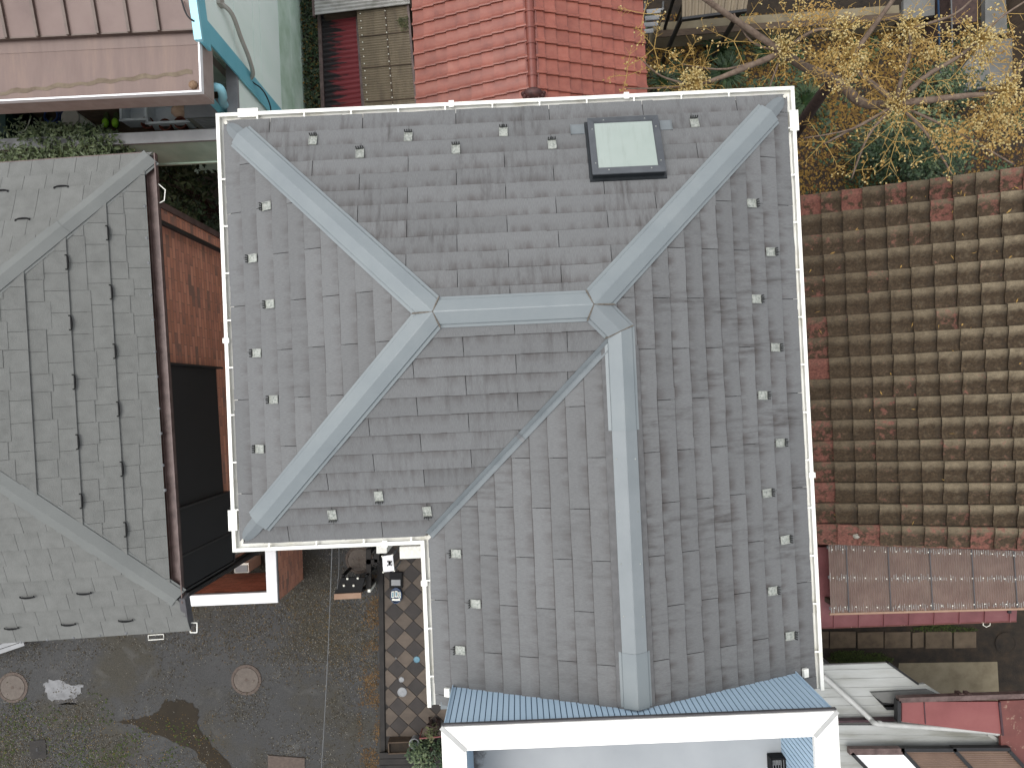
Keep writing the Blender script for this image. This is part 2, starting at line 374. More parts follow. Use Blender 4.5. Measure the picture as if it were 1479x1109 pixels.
def redpeel():
    x = NT('peeling_red_metal'); vec = x.coord('pos')
    c = x.ramp(x.noise(vec, 3, 5), [(.3, S(112, 62, 56)), (.7, S(140, 80, 72))])
    c = x.mix(x.step(x.noise(vec, 14, 6, .7), .58, .66), c, S(172, 142, 122)); return x.done(c, .7)
MAT['redpeel'] = redpeel()
MAT['whiteroof'] = M('white_metal_roof', [S(160, 160, 148), S(200, 202, 196), S(216, 218, 214)], 1.8, .55, st=(.5, 3, 1), rot=-ROT)
MAT['brownpoly'] = M('brown_polycarbonate', [S(132, 108, 92), S(150, 124, 106)], 4, .4)
MAT['pipe'] = M('white_pipe', [S(206, 206, 200), S(232, 232, 226)], 5, .4)
MAT['concrete'] = M('concrete', [S(126, 114, 90), S(148, 136, 110), S(162, 150, 124)], 2.5, .9, bump=.2, bscale=40)
MAT['concgrey'] = M('grey_concrete', [S(122, 122, 118), S(146, 146, 142)], 3, .9, bump=.2, bscale=40)
MAT['soil'] = M('dark_soil', [S(34, 28, 21), S(52, 43, 32), S(70, 56, 40)], 5, .95, bump=.6, bscale=30)
MAT['paver'] = M('paving_stone', [S(88, 74, 58), S(112, 96, 76), S(126, 110, 90)], 4, .9, rnd=.15, bump=.3)
MAT['timber'] = M('old_timber', [S(84, 70, 56), S(112, 94, 76)], 6, .9, st=(1, 6, 1))
MAT['bark'] = M('tree_bark', [S(108, 90, 76), S(138, 118, 102), S(154, 136, 118)], 14, .9, bump=.4)
MAT['bark2'] = M('dark_tree_bark', [S(62, 46, 42), S(92, 70, 62)], 14, .9, bump=.4)
MAT['twig'] = M('twig', [S(150, 124, 78), S(184, 156, 96)], 8, .8)
MAT['stalk'] = M('yellow_leaf_stalk', [S(188, 150, 74), S(222, 186, 108)], 8, .7)
MAT['berry'] = M('pale_berry', [S(206, 176, 96), S(234, 208, 138), S(244, 228, 176)], 12, .5)
MAT['seed'] = M('ochre_seed_husk', [S(172, 132, 62), S(210, 172, 98)], 12, .8)
MAT['leafdark'] = M('dark_leaf', [S(34, 52, 30), S(52, 76, 44), S(80, 104, 66)], 9, .5, spec=.3)
MAT['leafmid'] = M('green_leaf', [S(74, 92, 58), S(108, 126, 82), S(146, 160, 116)], 9, .5, spec=.4)
MAT['leafolive'] = M('olive_leaf', [S(78, 84, 50), S(110, 114, 64)], 9, .6)
MAT['grass'] = M('strap_leaf_grass', [S(30, 52, 26), S(50, 78, 38), S(84, 106, 58)], 8, .6)
MAT['mossg'] = M('moss', [S(50, 64, 24), S(84, 98, 36)], 20, .95)
MAT['litter'] = M('leaf_litter', [S(104, 78, 30), S(140, 108, 44), S(172, 138, 64)], 6, .9)
MAT['litter2'] = M('brown_leaf_litter', [S(84, 56, 28), S(120, 82, 40)], 6, .9)
MAT['whiteplastic'] = M('white_plastic', [B(.66, .65, .56), B(.76, .75, .66)], 8, .4)
MAT['lime'] = M('lime_green_foam', [B(.28, .62, .03), B(.36, .7, .05)], 9, .6)
MAT['olive'] = M('olive_foam', [S(70, 84, 40), S(92, 106, 56)], 9, .6)
MAT['terracotta'] = M('terracotta', [S(120, 62, 46), S(148, 80, 60)], 9, .8)
MAT['clear'] = M('milky_plastic', [B(.55, .60, .62), B(.68, .72, .73)], 5, .35)
MAT['darkteal'] = M('dark_green_sheet', [S(20, 58, 52), S(32, 78, 70)], 5, .6)
MAT['bluehose'] = M('blue_hose', [S(36, 66, 128), S(50, 86, 150)], 9, .4)
MAT['peach'] = M('peach_cloth', [B(.6, .4, .27), B(.68, .48, .34)], 12, .8)
MAT['cardboard'] = M('beige_board', [S(188, 152, 126), S(206, 172, 146)], 6, .85)
MAT['tiledark'] = M('dark_paving_tile', [S(48, 42, 38), S(66, 58, 53)], 5, .7, rnd=.12)
MAT['tilelight'] = M('light_paving_tile', [S(92, 80, 68), S(116, 102, 88)], 4, .7, rnd=.14, st=(1, 2, 1))
MAT['kerbdark'] = M('dark_kerb', [S(44, 42, 40), S(62, 58, 54)], 6, .85)
MAT['manhole'] = M('manhole_cover', [S(112, 102, 94), S(132, 122, 112)], 16, .85, bump=.3, bscale=60)
MAT['manholering'] = M('manhole_ring', [S(94, 82, 74), S(124, 110, 100)], 24, .9)
MAT['bluelid'] = M('blue_plastic', [S(96, 150, 172), S(120, 172, 190)], 8, .4)
MAT['bluebag'] = M('blue_case', [S(40, 70, 110), S(62, 94, 136)], 10, .5)
MAT['orange'] = M('orange_leaf_debris', [S(84, 64, 38), S(118, 90, 55), S(144, 116, 78)], 9, .95)
MAT['steelblue'] = M('blue_pole', [S(76, 112, 158), S(96, 134, 178)], 5, .4)
MAT['rust'] = M('rusty_drain', [S(120, 84, 56), S(176, 146, 116)], 50, .8)
MAT['stone_a'] = M('pale_gravel', [S(150, 145, 130), S(206, 201, 188)], 20, .85)
MAT['stone_b'] = M('brown_gravel', [S(84, 76, 62), S(124, 112, 92)], 20, .85)
MAT['stone_c'] = M('dark_gravel', [S(52, 52, 50), S(84, 84, 82)], 20, .85)
MAT['stone_d'] = M('olive_grit', [S(64, 58, 40), S(98, 88, 62)], 20, .9)
def drive():
    x = NT('worn_asphalt'); vec = x.coord('pos')
    n1 = x.noise(vec, .7, 5, .6); n2 = x.noise(vec, 60, 4, .7); n3 = x.noise(vec, 2.4, 5, .6, .6)
    c = x.ramp(n2, [(.3, S(48, 48, 47)), (.5, S(66, 66, 65)), (.72, S(90, 89, 86))])
    c = x.mix(x.math('MULTIPLY', x.step(n1, .46, .62), .75), c, x.ramp(n2, [(.3, S(52, 48, 38)), (.7, S(88, 82, 64))]))
    c = x.mix(x.math('MULTIPLY', x.step(n3, .56, .72), .55), c, S(100, 99, 95))
    x.bump(n2, .7, .01)
    return x.done(c, x.math('MULTIPLY_ADD', n1, .5, .5), 0, .4)
MAT['drive'] = drive()
def ground():
    x = NT('bare_earth'); vec = x.coord('pos')
    c = x.ramp(x.noise(vec, 3, 6, .65), [(.3, S(52, 46, 38)), (.5, S(74, 66, 54)), (.7, S(92, 84, 70))])
    x.bump(x.noise(vec, 30, 4), .6, .02); return x.done(c, .95)
MAT['ground'] = ground()
def water(name, col, rough):
    x = NT(name); x.bump(x.noise(x.coord('pos'), 3, 2), .02, .01); return x.done(col, rough, 0, .5)
MAT['puddle'] = water('puddle_water', S(60, 58, 54), .03)
MAT['mud'] = M('muddy_water', [S(38, 31, 18), S(50, 41, 26), S(62, 52, 36)], 1.2, .45, spec=.12)
MAT['wetrim'] = M('wet_asphalt', [S(48, 44, 42), S(62, 58, 55)], 10, .5)

# ================================================================== THE SETTING: ground sheets
def sheet_obj(name, pts, z, mat, kind='structure'):
    m = MB(); m.face([V((p[0], p[1], z)) for p in ccw([(p[0], p[1]) for p in pts])])
    o = m.build(name, mat, None, org=(pts[0][0], pts[0][1], z)); o['kind'] = kind; return o
sheet_obj('ground', [(-150, -150), (150, -150), (150, 150), (-150, 150)], 0, MAT['ground'])
sheet_obj('driveway', [at(-260, 700, 0), at(552, 690, 0), at(548, 1109, 0), at(540, 1500, 0), at(-260, 1500, 0)], .004, MAT['drive'])
sheet_obj('garden_soil', [at(700, -250, 0), at(1700, -250, 0), at(1700, 330, 0), at(1080, 330, 0), at(700, 330, 0)], .004, MAT['soil'])
sheet_obj('passage_soil', [at(1080, 860, 0), at(1700, 860, 0), at(1700, 1040, 0), at(1080, 1040, 0)], .004, MAT['soil'])
sheet_obj('concrete_yard', [at(1298, 957, 0), at(1440, 955, 0), at(1446, 1060, 0), at(1290, 1060, 0)], .008, MAT['concrete'])
sheet_obj('side_passage', [at(425, -200, 0), at(560, -200, 0), at(560, 260, 0), at(425, 260, 0)], .004, MAT['soil'])

# ================================================================== THE SLATE HOUSE
CR, SR = math.cos(ROT), math.sin(ROT)
def HX(x, y, z): return V((CR * x - SR * y, SR * x + CR * y, z))
def HL(p): return (CR * p[0] + SR * p[1], -SR * p[0] + CR * p[1])
def HD(x, y, z=0.0): return V((CR * x - SR * y, SR * x + CR * y, z))
xW, yN, xE, yS, xI = -2.732, 2.768, 2.721, -1.310, -.895
yEND = HL(at(1188, 992, EZ - .02))[1]
SLP = .4; CA = 1 / math.sqrt(1 + SLP * SLP)
half = (yN - yS) / 2; hw = (xE - xI) / 2; xm = (xE + xI) / 2; ym = (yN + yS) / 2
class Face:
    def __init__(s, E0, a, n, slope=SLP, z0=EZ, rot=True):
        s.E0, s.a, s.n, s.sl, s.z0, s.rot = E0, a, n, slope, z0, rot
        s.ca = 1 / math.sqrt(1 + slope * slope)
        T = HD if rot else (lambda x, y, z=0.0: V((x, y, z)))
        s.a3 = T(a[0], a[1]); s.up = (T(n[0], n[1]) + V((0, 0, slope))).normalized(); s.nm = (T(-n[0] * slope, -n[1] * slope) + V((0, 0, 1))).normalized()
    def P(s, p, q, off=0.0):
        x = s.E0[0] + s.a[0] * p + s.n[0] * q; y = s.E0[1] + s.a[1] * p + s.n[1] * q; z = s.z0 + s.sl * q
        return (HX(x, y, z) if s.rot else V((x, y, z))) + s.nm * off
    def pq(s, u, v, off=0.0):
        z = s.z0
        for _ in range(25):
            g = at(u, v, z); l = HL(g) if s.rot else (g[0], g[1])
            dx, dy = l[0] - s.E0[0], l[1] - s.E0[1]
            p = dx * s.a[0] + dy * s.a[1]; q = dx * s.n[0] + dy * s.n[1]
            z = s.z0 + s.sl * q + off / s.ca
        return p, q
    def mx(s):                            # proper rotation for pieces lying on the face
        s.flip = s.a3.cross(s.up).dot(s.nm) < 0
        return Matrix((-s.a3 if s.flip else s.a3, s.up, s.nm)).transposed()
WX = xE - xW; LS = yS - yEND; LE = yN - yEND; P2p = ym - (half - hw) - yEND; P1p = ym - yEND
fN = Face((xW, yN), (1, 0), (0, -1)); fW = Face((xW, yS), (0, 1), (1, 0)); fS = Face((xW, yS), (1, 0), (0, 1))
fV = Face((xI, yEND), (0, 1), (1, 0)); fE = Face((xE, yEND), (0, 1), (-1, 0))
c_ = .055
POLY = {
    'N': [[(-.02, -.04), (WX + .02, -.04), (WX - half, half), (half, half)]],
    'W': [[(-.02, -.04), (2 * half + .02, -.04), (half, half)]],
    'S': [[(-.02, -.04), (xI - xW - c_ - .03, -.04), (xm - xW - c_, hw), (xE - half - xW, half), (half, half)]],
    'V': [[(0, -.04), (LS - c_ - .03, -.04), (P2p - c_, hw), (0, hw)]],
    'E': [[(0, -.04), (P2p, -.04), (P2p, hw), (0, hw)], [(P2p, -.04), (LE + .02, -.04), (P1p, half), (P2p, hw)]]}
house = thing('slate_house', 'white guttered house with grey slate hip roof, skylight and blue walled balcony', 'house', HX(xm, ym - 1, 0))

def out_l(i): return [(xW + i, yN - i), (xW + i, yS + i), (xI + i, yS + i), (xI + i, yEND - .05), (xE - i, yEND - .05), (xE - i, yN - i)]
def hpoly(pts): return [HX(x, y, 0) for x, y in pts]
MB().prism(hpoly(out_l(.34)), 0, EZ - .14).build('wall', MAT['wallwhite'], house)
MB().prism(hpoly(out_l(.02)), EZ - .16, EZ - .055).build('soffit', MAT['wallwhite'], house)
m = MB()
for k, f in (('N', fN), ('W', fW), ('S', fS), ('V', fV), ('E', fE)):
    for pl in POLY[k]:
        q = [(a, max(b, 0)) for a, b in pl]
        if k == 'S': q = [(0, 0), (xI - xW, 0), (xm - xW, hw), (xE - half - xW, half), (half, half)]
        if k == 'V': q = [(0, 0), (LS, 0), (P2p, hw), (0, hw)]
        m.face([f.P(a, b, -.004) for a, b in q])
m.build('roof_deck', MAT['deck'], house)

EXPO, SW_ = .182, .91
def joint_phase(f, u, v, row): return (f.pq(u, v)[0] - (row % 2) * SW_ / 2) % SW_
sky_rect = None
def lay_slates(f, polys, mat, phase, skip=None):
    qmax = max(q for pl in polys for p, q in pl); pmax = max(p for pl in polys for p, q in pl); pmin = min(p for pl in polys for p, q in pl)
    k = 0
    while (k * EXPO - .03) * f.ca < qmax - .01:
        L0 = k * EXPO - .03; L1 = L0 + EXPO + .035
        p = pmin - SW_ * 2; p = phase + (k % 2) * SW_ / 2 + math.floor((pmin - phase) / SW_ - 1) * SW_
        while p < pmax:
            a, b = p + .0028, p + SW_ - .0028
            n = 9; e = random.uniform(0, .004); low = []
            for i in range(n + 1):
                if i and random.random() < .45: e = random.uniform(-.001, .007)
                t = a + (b - a) * i / n
                low.append((t, (L0 + e) * f.ca))
                if i < n and random.random() < .18:
                    e = random.uniform(-.001, .008); low.append((t + .004, (L0 + e) * f.ca))
            poly = low + [(b, L1 * f.ca), (a, L1 * f.ca)]
            m = MB()
            for pl in polys:
                r = clip(poly, ccw(pl))
                if len(r) < 3 or abs(area(r)) < .0006: continue
                top = []; bot = []; uv = []
                for (pp, qq) in r:
                    L = qq / f.ca; tt = (L - L0) / (L1 - L0); off = .021 + (.004 - .021) * tt
                    top.append(f.P(pp, qq, off)); bot.append(f.P(pp, qq, off - .009)); uv.append((pp + 3.1 * hash_off(f), L + .03))
                n0 = len(m.v); cnt = len(r)
                m.v += top + bot; m.uv += uv + uv
                m.f.append(list(range(n0, n0 + cnt))); m.mi.append(0)
                for i in range(cnt):
                    j = (i + 1) % cnt; m.f.append([n0 + j, n0 + i, n0 + cnt + i, n0 + cnt + j]); m.mi.append(1)
            if m.v:
                ctr = sum(m.v, V()) / len(m.v)
                m.build('slate', [mat, MAT['slate_edge']], house, org=ctr)
            p += SW_
        k += 1
_ho = {}
def hash_off(f): return _ho.setdefault(id(f), len(_ho))
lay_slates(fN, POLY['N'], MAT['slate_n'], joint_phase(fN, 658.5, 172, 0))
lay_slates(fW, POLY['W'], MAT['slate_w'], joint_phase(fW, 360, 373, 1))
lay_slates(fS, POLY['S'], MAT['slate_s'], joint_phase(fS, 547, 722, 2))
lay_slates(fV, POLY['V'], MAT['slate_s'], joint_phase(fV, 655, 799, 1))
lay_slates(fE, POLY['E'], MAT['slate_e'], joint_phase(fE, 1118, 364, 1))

# ---- ridge and hip caps
def cap(name, A, B, dL, dR, mat, w1=.104, w2=.134, kA=(0, 0), kB=(0, 0), sA=0.0, sB=0.0, h0=.062, h1=.050, hf=.028, flange=True, extra=0.0):
    """folded metal cap over the line A-B (house coordinates); dL/dR fall of the roof per metre to the left and right"""
    A, B = V(A), V(B); hor = V((B.x - A.x, B.y - A.y, 0)); ln = hor.length; t = hor / ln; r = V((t.y, -t.x, 0)); dz = (B.z - A.z) / ln
    sec = [(-w1, h1), (-.004, h0), (.004, h0), (w1, h1)]
    if flange: sec = [(-w2, hf - .006), (-w2, hf), (-w1 - .004, hf), (-w1 - .003, h1 - .004)] + sec + [(w1 + .003, h1 - .004), (w1 + .004, hf), (w2, hf), (w2, hf - .006)]
    else: sec = [(-w1, .012)] + sec + [(w1, .012)]
    P = []
    for end in (0, 1):
        for (x, h) in sec:
            k = (kA if end == 0 else kB)[0 if x < 0 else 1]
            s = (sA + k * abs(x)) if end == 0 else (ln - sB - k * abs(x))
            q = A + t * s + r * x; z = A.z + dz * s - (dL if x < 0 else dR) * abs(x) + h + extra
            P.append(HX(q.x, q.y, z))
    n = len(sec); mm = MB(); mm.raw(P, [(i, i + 1, n + i + 1, n + i) for i in range(n - 1)])
    mm.face(P[:n]); mm.face(P[n:][::-1])
    return mm.build(name, mat, house)
D45 = SLP * math.sqrt(.5); zr = EZ + SLP * half; zr2 = EZ + SLP * hw
J1 = V((xW + half, ym, zr)); J2 = V((xE - half, ym, zr)); J3 = V((xm, ym - (half - hw), zr2))
cNW, cSW, cNE = V((xW, yN, EZ)), V((xW, yS, EZ)), V((xE, yN, EZ))
K1, K2 = .414, 1.0; G = .004
cap('ridge_cap', J1, J2, SLP, SLP, MAT['cap'], kA=(K1, K1), kB=(K1, K1), sA=G, sB=G)
for C, J, kB_, s0, lap in ((cNW, J1, (K1, K2), .20, 1.62), (cSW, J1, (K2, K1), .26, 1.36), (cNE, J2, (K2, K1), .24, 1.52)):
    ln_ = math.hypot(J.x - C.x, J.y - C.y)
    cap('hip_cap', C, J, D45, D45, MAT['cap'], sA=s0, sB=ln_ - lap - .03)
    cap('hip_cap', C, J, D45, D45, MAT['cap'], kB=kB_, sA=lap, sB=G, extra=.0025, w2=.136)
cap('hip_cap', J2, J3, D45, D45, MAT['cap2'], kA=(K2, K1), kB=(-K1, K1), sA=G, sB=G)
yj1 = HL(at(897, 622, zr2 + .05))[1]; yj2 = HL(at(912, 945, zr2 + .05))[1]; yB = HL(at(636, 1050, EZ + .93))[1]
cap('ridge_cap', J3, V((xm, yj1, zr2)), SLP, SLP, MAT['cap'], kA=(-K1, K1), sA=G)
cap('ridge_cap', V((xm, yj1, zr2)), V((xm, yj2, zr2)), SLP, SLP, MAT['cap2'], w1=.108, h0=.056, h1=.046, flange=False)
cap('ridge_cap', V((xm, yj2, zr2)), V((xm, yB + .004, zr2)), SLP, SLP, MAT['cap'], w1=.11, w2=.135)
# wide underlay strips below the long ridge
m = MB()
for s_, f_ in ((-1, fV), (1, fE)):
    P = []
    for y in (J3.y - .12, yB + .002):
        for t in (.1, .165):
            P.append(HX(xm + s_ * t, y, zr2 - SLP * t + .027))
    m.face([P[0], P[1], P[3], P[2]]); m.face([P[1], P[1] - V((0, 0, .012)), P[3] - V((0, 0, .012)), P[3]])
m.build('ridge_underlay', MAT['underlay'], house)
# rivets on the patched middle piece
rm = MB().lathe((0, 0, 0), [(.007, 0), (.007, .002), (.004, .0045)], 8).mesh('rivet'); rm.materials.append(MAT['galv'])
for v_ in (663, 739, 815, 891):
    for s_, u_ in ((-1, 889), (1, 918)):
        yy = HL(at(u_ + (v_ - 663) * .035, v_, zr2 + .03))[1]
        inst('rivet', rm, house, HX(xm + s_ * .082, yy, zr2 - SLP * .082 + .048))
# tongues under the hip ends
def tongue(C, J):
    C = V(C); t = V((J.x - C.x, J.y - C.y, 0)).normalized(); r = V((t.y, -t.x, 0)); dz = SLP * math.sqrt(.5); mm = MB()
    L = [(.025, .018), (.05, .045), (.10, .064), (.17, .072), (.40, .076)]
    for i in range(len(L) - 1):
        for s_ in (-1, 1):
            P = []
            for (s, wd) in (L[i], L[i + 1]):
                for x in (0, s_ * wd):
                    q = C + t * s + r * x; P.append(HX(q.x, q.y, C.z + dz * s - dz * abs(x) + (.04 if x == 0 else .03)))
            mm.face([P[0], P[1], P[3], P[2]]); d = V((0, 0, -.018)); mm.face([P[1], P[3], P[3] + d, P[1] + d])
    mm.build('hip_end', MAT['flange'], house)
for C in (cNW, cSW, cNE): tongue(C, J2 if C is cNE else J1)
# sealant in the joints
def seal(pts, r=.0075):
    mm = MB(); mm.tube([HX(p[0], p[1], p[2]) for p in pts], r, 5); mm.build('sealant', MAT['sealant'], house)
def jl(J, ang, ln, fall, z0=.06):
    a = math.radians(ang); d = V((math.cos(a), math.sin(a)))
    return [(J.x + d.x * ln * t, J.y + d.y * ln * t, J.z + z0 - .004 - fall * t * ln) for t in (0, .3, .6, 1)]
for an in (67.5, -67.5): seal(jl(J1, an, .142, .36))
seal(jl(J1, 180, .185, .36))
for an in (112.5, -112.5): seal(jl(J2, an, .142, .36))
seal(jl(J2, 0, .185, .36))
seal(jl(J3, 202.5, .14, .30)); seal(jl(J3, 22.5, .13, .44))
# valley
def vp(t, x, h):
    a = V((xI, yS, EZ)); b = J3; L = math.hypot(b.x - a.x, b.y - a.y); d = V(((b.x - a.x) / L, (b.y - a.y) / L, 0)); r = V((d.y, -d.x, 0))
    q = a + d * (t * L) + r * x; return HX(q.x, q.y, EZ + D45 * t * L + D45 * abs(x) + h)
for (t0, t1) in ((-.012, .495), (.505, .985)):
    m = MB()
    sec = [(-.046, .012), (-.043, .031), (-.014, .024), (0, .018), (.014, .024), (.043, .031), (.046, .012)]
    P = [vp(t0, x_, h) for x_, h in sec] + [vp(t1, x_, h) for x_, h in sec]; n = len(sec)
    m.raw(P, [(i, i + 1, n + i + 1, n + i) for i in range(n - 1)]); m.build('valley_flashing', MAT['valley'], house)
m = MB()
P = [vp(t, x_, h + .008) for t in (.492, .507) for x_, h in sec]
m.raw(P, [(i, i + 1, n + i + 1, n + i) for i in range(n - 1)]); m.build('valley_collar', MAT['grey'], house)

# ---- gutter
def sweep(path, prof, closed=False):
    """profile of (offset to the left, height) carried along a house-coordinate path with mitred corners"""
    out = []
    for i, p in enumerate(path):
        a = path[i - 1] if i else None; b = path[i + 1] if i + 1 < len(path) else None
        nn = []
        for s, e in ((a, p), (p, b)):
            if s and e:
                d = V((e[0] - s[0], e[1] - s[1])); d.normalize(); nn.append(V((-d.y, d.x)))
        if len(nn) == 2: m_ = (nn[0] + nn[1]); m_ = m_ / (1 + nn[0].dot(nn[1]))
        else: m_ = nn[0]
        out.append([HX(p[0] + m_.x * o, p[1] + m_.y * o, z) for o, z in prof])
    mm = MB(); k = len(prof); P = [q for r in out for q in r]
    Fc = [(i * k + j, i * k + (j + 1) % k, (i + 1) * k + (j + 1) % k, (i + 1) * k + j) for i in range(len(path) - 1) for j in range(k)]
    Fc += [tuple(range(k)), tuple(range((len(path) - 1) * k, len(path) * k))]
    return mm.raw(P, Fc)
gpath = [(xI, yEND - .03), (xI, yS), (xW, yS), (xW, yN), (xE, yN), (xE, yEND - .02)]
z = EZ
gut = sweep(gpath, [(-.004, z - .03), (.004, z - .052), (.02, z - .058), (.058, z - .058), (.076, z - .05), (.080, z - .006), (.077, z - .006), (.074, z + .004), (.108, z + .004), (.115, z - .012), (.111, z - .02), (.109, z - .09), (.09, z - .111), (.015, z - .111), (-.005, z - .092), (-.010, z - .03)]).build('gutter', MAT['gutter'], house)
def on_gut(i, s):                                     # point on run i at s metres and its outward normal
    a, b = V(gpath[i]), V(gpath[i + 1]); d = (b - a).normalized(); return a + d * s, V((-d.y, d.x))
bm_ = MB(); bm_.box(0, .036, 0, .014, .08, .005); bm_.box(0, .075, .003, .018, .022, .008); bm_.box(0, .0, -.006, .018, .012, .014)
bme = bm_.mesh('gutter_bracket'); bme.materials.append(MAT['gutter_white'])
for i in range(5):
    a, b = V(gpath[i]), V(gpath[i + 1]); L = (b - a).length; s = .3 if i != 1 else .2
    while s < L - .12:
        p, n_ = on_gut(i, s); w_ = HX(p.x, p.y, EZ + .004); d3 = HD(n_.x, n_.y)
        inst('gutter_bracket', bme, gut, w_, Matrix.Rotation(math.atan2(d3.y, d3.x) - pi / 2, 3, 'Z'))
        s += .462
jm = MB(); jm.box(0, .088, .002, .05, .056, .006); jm.box(0, .117, -.03, .05, .012, .07); jme = jm.mesh('gutter_joint'); jme.materials.append(MAT['gutter_white'])
for (u, v, i) in ((652, 152, 3), (905, 142, 3), (1172, 686, 4), (327, 492, 2), (556, 784, 1), (613, 842, 0)):   # jointing sleeves
    g = V(HL(at(u, v, EZ))); a, b = V(gpath[i]), V(gpath[i + 1]); s = (g - a).dot((b - a).normalized()); p, n_ = on_gut(i, s); d3 = HD(n_.x, n_.y)
    inst('gutter_joint', jme, gut, HX(p.x, p.y, EZ + .004) - d3 * .0 + V((0, 0, .002)), Matrix.Rotation(math.atan2(d3.y, d3.x) - pi / 2, 3, 'Z'))
for (u, v, i) in ((359, 164, 3), (1146, 175, 4), (337, 751, 2)):   # rainwater outlets outside the gutter
    g = HL(at(u, v, EZ - .02)); p = V(g); m = MB(); wx, wy = (.19, .075) if i == 3 else (.075, .19)
    c3 = HX(p.x, p.y, 0); m.box(c3.x, c3.y, EZ - .06, wx, wy, .10, ROT); m.box(c3.x, c3.y, EZ - .006, wx + .01, wy + .01, .012, ROT)
    m.tube([V((c3.x, c3.y, EZ - .1)), V((c3.x, c3.y, .05))], .03, 8); m.build('gutter_outlet', MAT['gutter_white'], house)
# grit washed into the south-west gutter
m = MB(); 
for i in range(420):
    s = random.uniform(.10, xI - xW + .02); o = random.gauss(.018, .010); c = HX(xI - s, yS - o, EZ - .02 + random.uniform(-.01, .006)); r = random.uniform(.003, .008)
    m.raw([c + V((r, 0, 0)), c + V((-r * .5, r, 0)), c + V((-r * .6, -r * .8, 0)), c + V((0, 0, r))], [(0, 1, 3), (1, 2, 3), (2, 0, 3)])
tag(m.build('gutter_grit', MAT['grit'], gut), kind='stuff')
m = MB(); m.para(HX(xW + .02, yS - .034, EZ - .034), HD(xI - xW - .06, 0), HD(0, .045), V((0, 0, .006))); m.build('eave_grit', MAT['grit'], gut)
for (a, b, c) in (((xW + .02, yN - .01), (xW + .02, yS + .02), 1),):
    m = MB(); m.para(HX(xW - .022, yS + .05, EZ - .062), HD(.018, 0), HD(0, 2 * half - .1), V((0, 0, .008))); m.build('gutter_silt', MAT['grit'], gut)

# ---- snow guards
g = MB()
g.para((-.040, .0, .0), (.080, 0, 0), (0, .105, .002), (0, 0, .0025))
g.para((-.040, .0, .002), (.006, 0, 0), (0, .10, 0), (0, 0, .007)); g.para((.034, .0, .002), (.006, 0, 0), (0, .10, 0), (0, 0, .007)); g.para((-.034, .094, .002), (.068, 0, 0), (0, .006, 0), (0, 0, .006))
g.lathe((0, .05, .003), [(.018, 0), (.018, .002), (.010, .003), (.0, .003)], 10, mi=0)
for i in range(4): g.para((-.037 + i * .0215, -.004, .0), (.011, 0, 0), (0, .004, 0), (0, -.004, .04), mi=1)
g.para((-.040, -.004, .0), (.080, 0, 0), (0, .004, 0), (0, -.001, .014), mi=1)
g.para((-.003, -.05, -.002), (.006, 0, 0), (0, .05, 0), (0, 0, .003), mi=1)
gme = g.mesh('snow_guard'); gme.materials.append(MAT['galv']); gme.materials.append(MAT['galvdark'])
GU = {'N': (fN, [(453, 198), (520, 217), (590, 193), (658.5, 211), (727, 186), (797, 204), (1002, 173)]),
      'W': (fW, [(380, 299), (360, 374), (385, 440), (366, 510), (390, 577), (370, 648)]),
      'S': (fS, [(481, 749), (548, 722), (618, 744)]),
      'V': (fV, [(653, 799), (681, 871), (659, 938)]),
      'E': (fE, [(1091, 294), (1118, 364), (1098, 432), (1125, 502), (1107, 571), (1132, 639), (1113, 711), (1139, 778), (1121, 852), (1146, 917)])}
for k, (f, L) in GU.items():
    for (u, v) in L:
        p, q = f.pq(u, v, .02)
        jit = Matrix.Rotation(random.uniform(-.05, .05), 3, f.nm)
        inst('snow_guard', gme, house, f.P(p, q, .021), jit @ f.mx())

# ---- skylight
tl, tr, br, bl = [fN.pq(u, v, .11) for u, v in ((851, 177), (951, 171.5), (960, 250), (858, 255.5))]
p0, p1 = (tl[0] + bl[0]) / 2, (tr[0] + br[0]) / 2; q0, q1 = (tl[1] + tr[1]) / 2, (bl[1] + br[1]) / 2
gl = [fN.pq(u, v, .11) for u, v in ((860, 184), (942, 179.5), (950, 243), (866, 246.5))]
gp0, gp1 = (gl[0][0] + gl[3][0]) / 2, (gl[1][0] + gl[2][0]) / 2; gq0, gq1 = (gl[0][1] + gl[1][1]) / 2, (gl[2][1] + gl[3][1]) / 2
m = MB()
def ring(mb, a, b, mi=0):
    for i in range(4): mb.face([a[i], a[(i + 1) % 4], b[(i + 1) % 4], b[i]], mi=mi)
def rc(e, off): return [fN.P(p, q, off) for p, q in ((p0 - e, q0 - e), (p1 + e, q0 - e), (p1 + e, q1 + e), (p0 - e, q1 + e))]
ring(m, rc(.035, .0), rc(.03, .03)); ring(m, rc(.03, .03), rc(.006, .032)); ring(m, rc(.006, .032), rc(.0, .088))
sk = m.build('skylight', MAT['skydark'], house)
inner = [fN.P(p, q, .112) for p, q in ((gp0, gq0), (gp1, gq0), (gp1, gq1), (gp0, gq1))]
gp0 -= .012; gp1 += .012; gq0 -= .012; gq1 += .012
inner = [fN.P(p, q, .112) for p, q in ((gp0, gq0), (gp1, gq0), (gp1, gq1), (gp0, gq1))]
innerd = [fN.P(p, q, .100) for p, q in ((gp0 + .006, gq0 + .006), (gp1 - .006, gq0 + .006), (gp1 - .006, gq1 - .006), (gp0 + .006, gq1 - .006))]
oc = rc(.012, .088); oc2 = rc(.012, .1)
for i in range(4):                                    # four frame bars
    j = (i + 1) % 4; mm = MB(); mm.face([oc[i], oc[j], oc2[j], oc2[i]]); mm.face([oc2[i], oc2[j], inner[j], inner[i]]); mm.face([inner[i], inner[j], innerd[j], innerd[i]])
    mm.build('frame', MAT['skyframe'], sk)
MB().face(innerd).build('glass', MAT['skyglass'], sk)
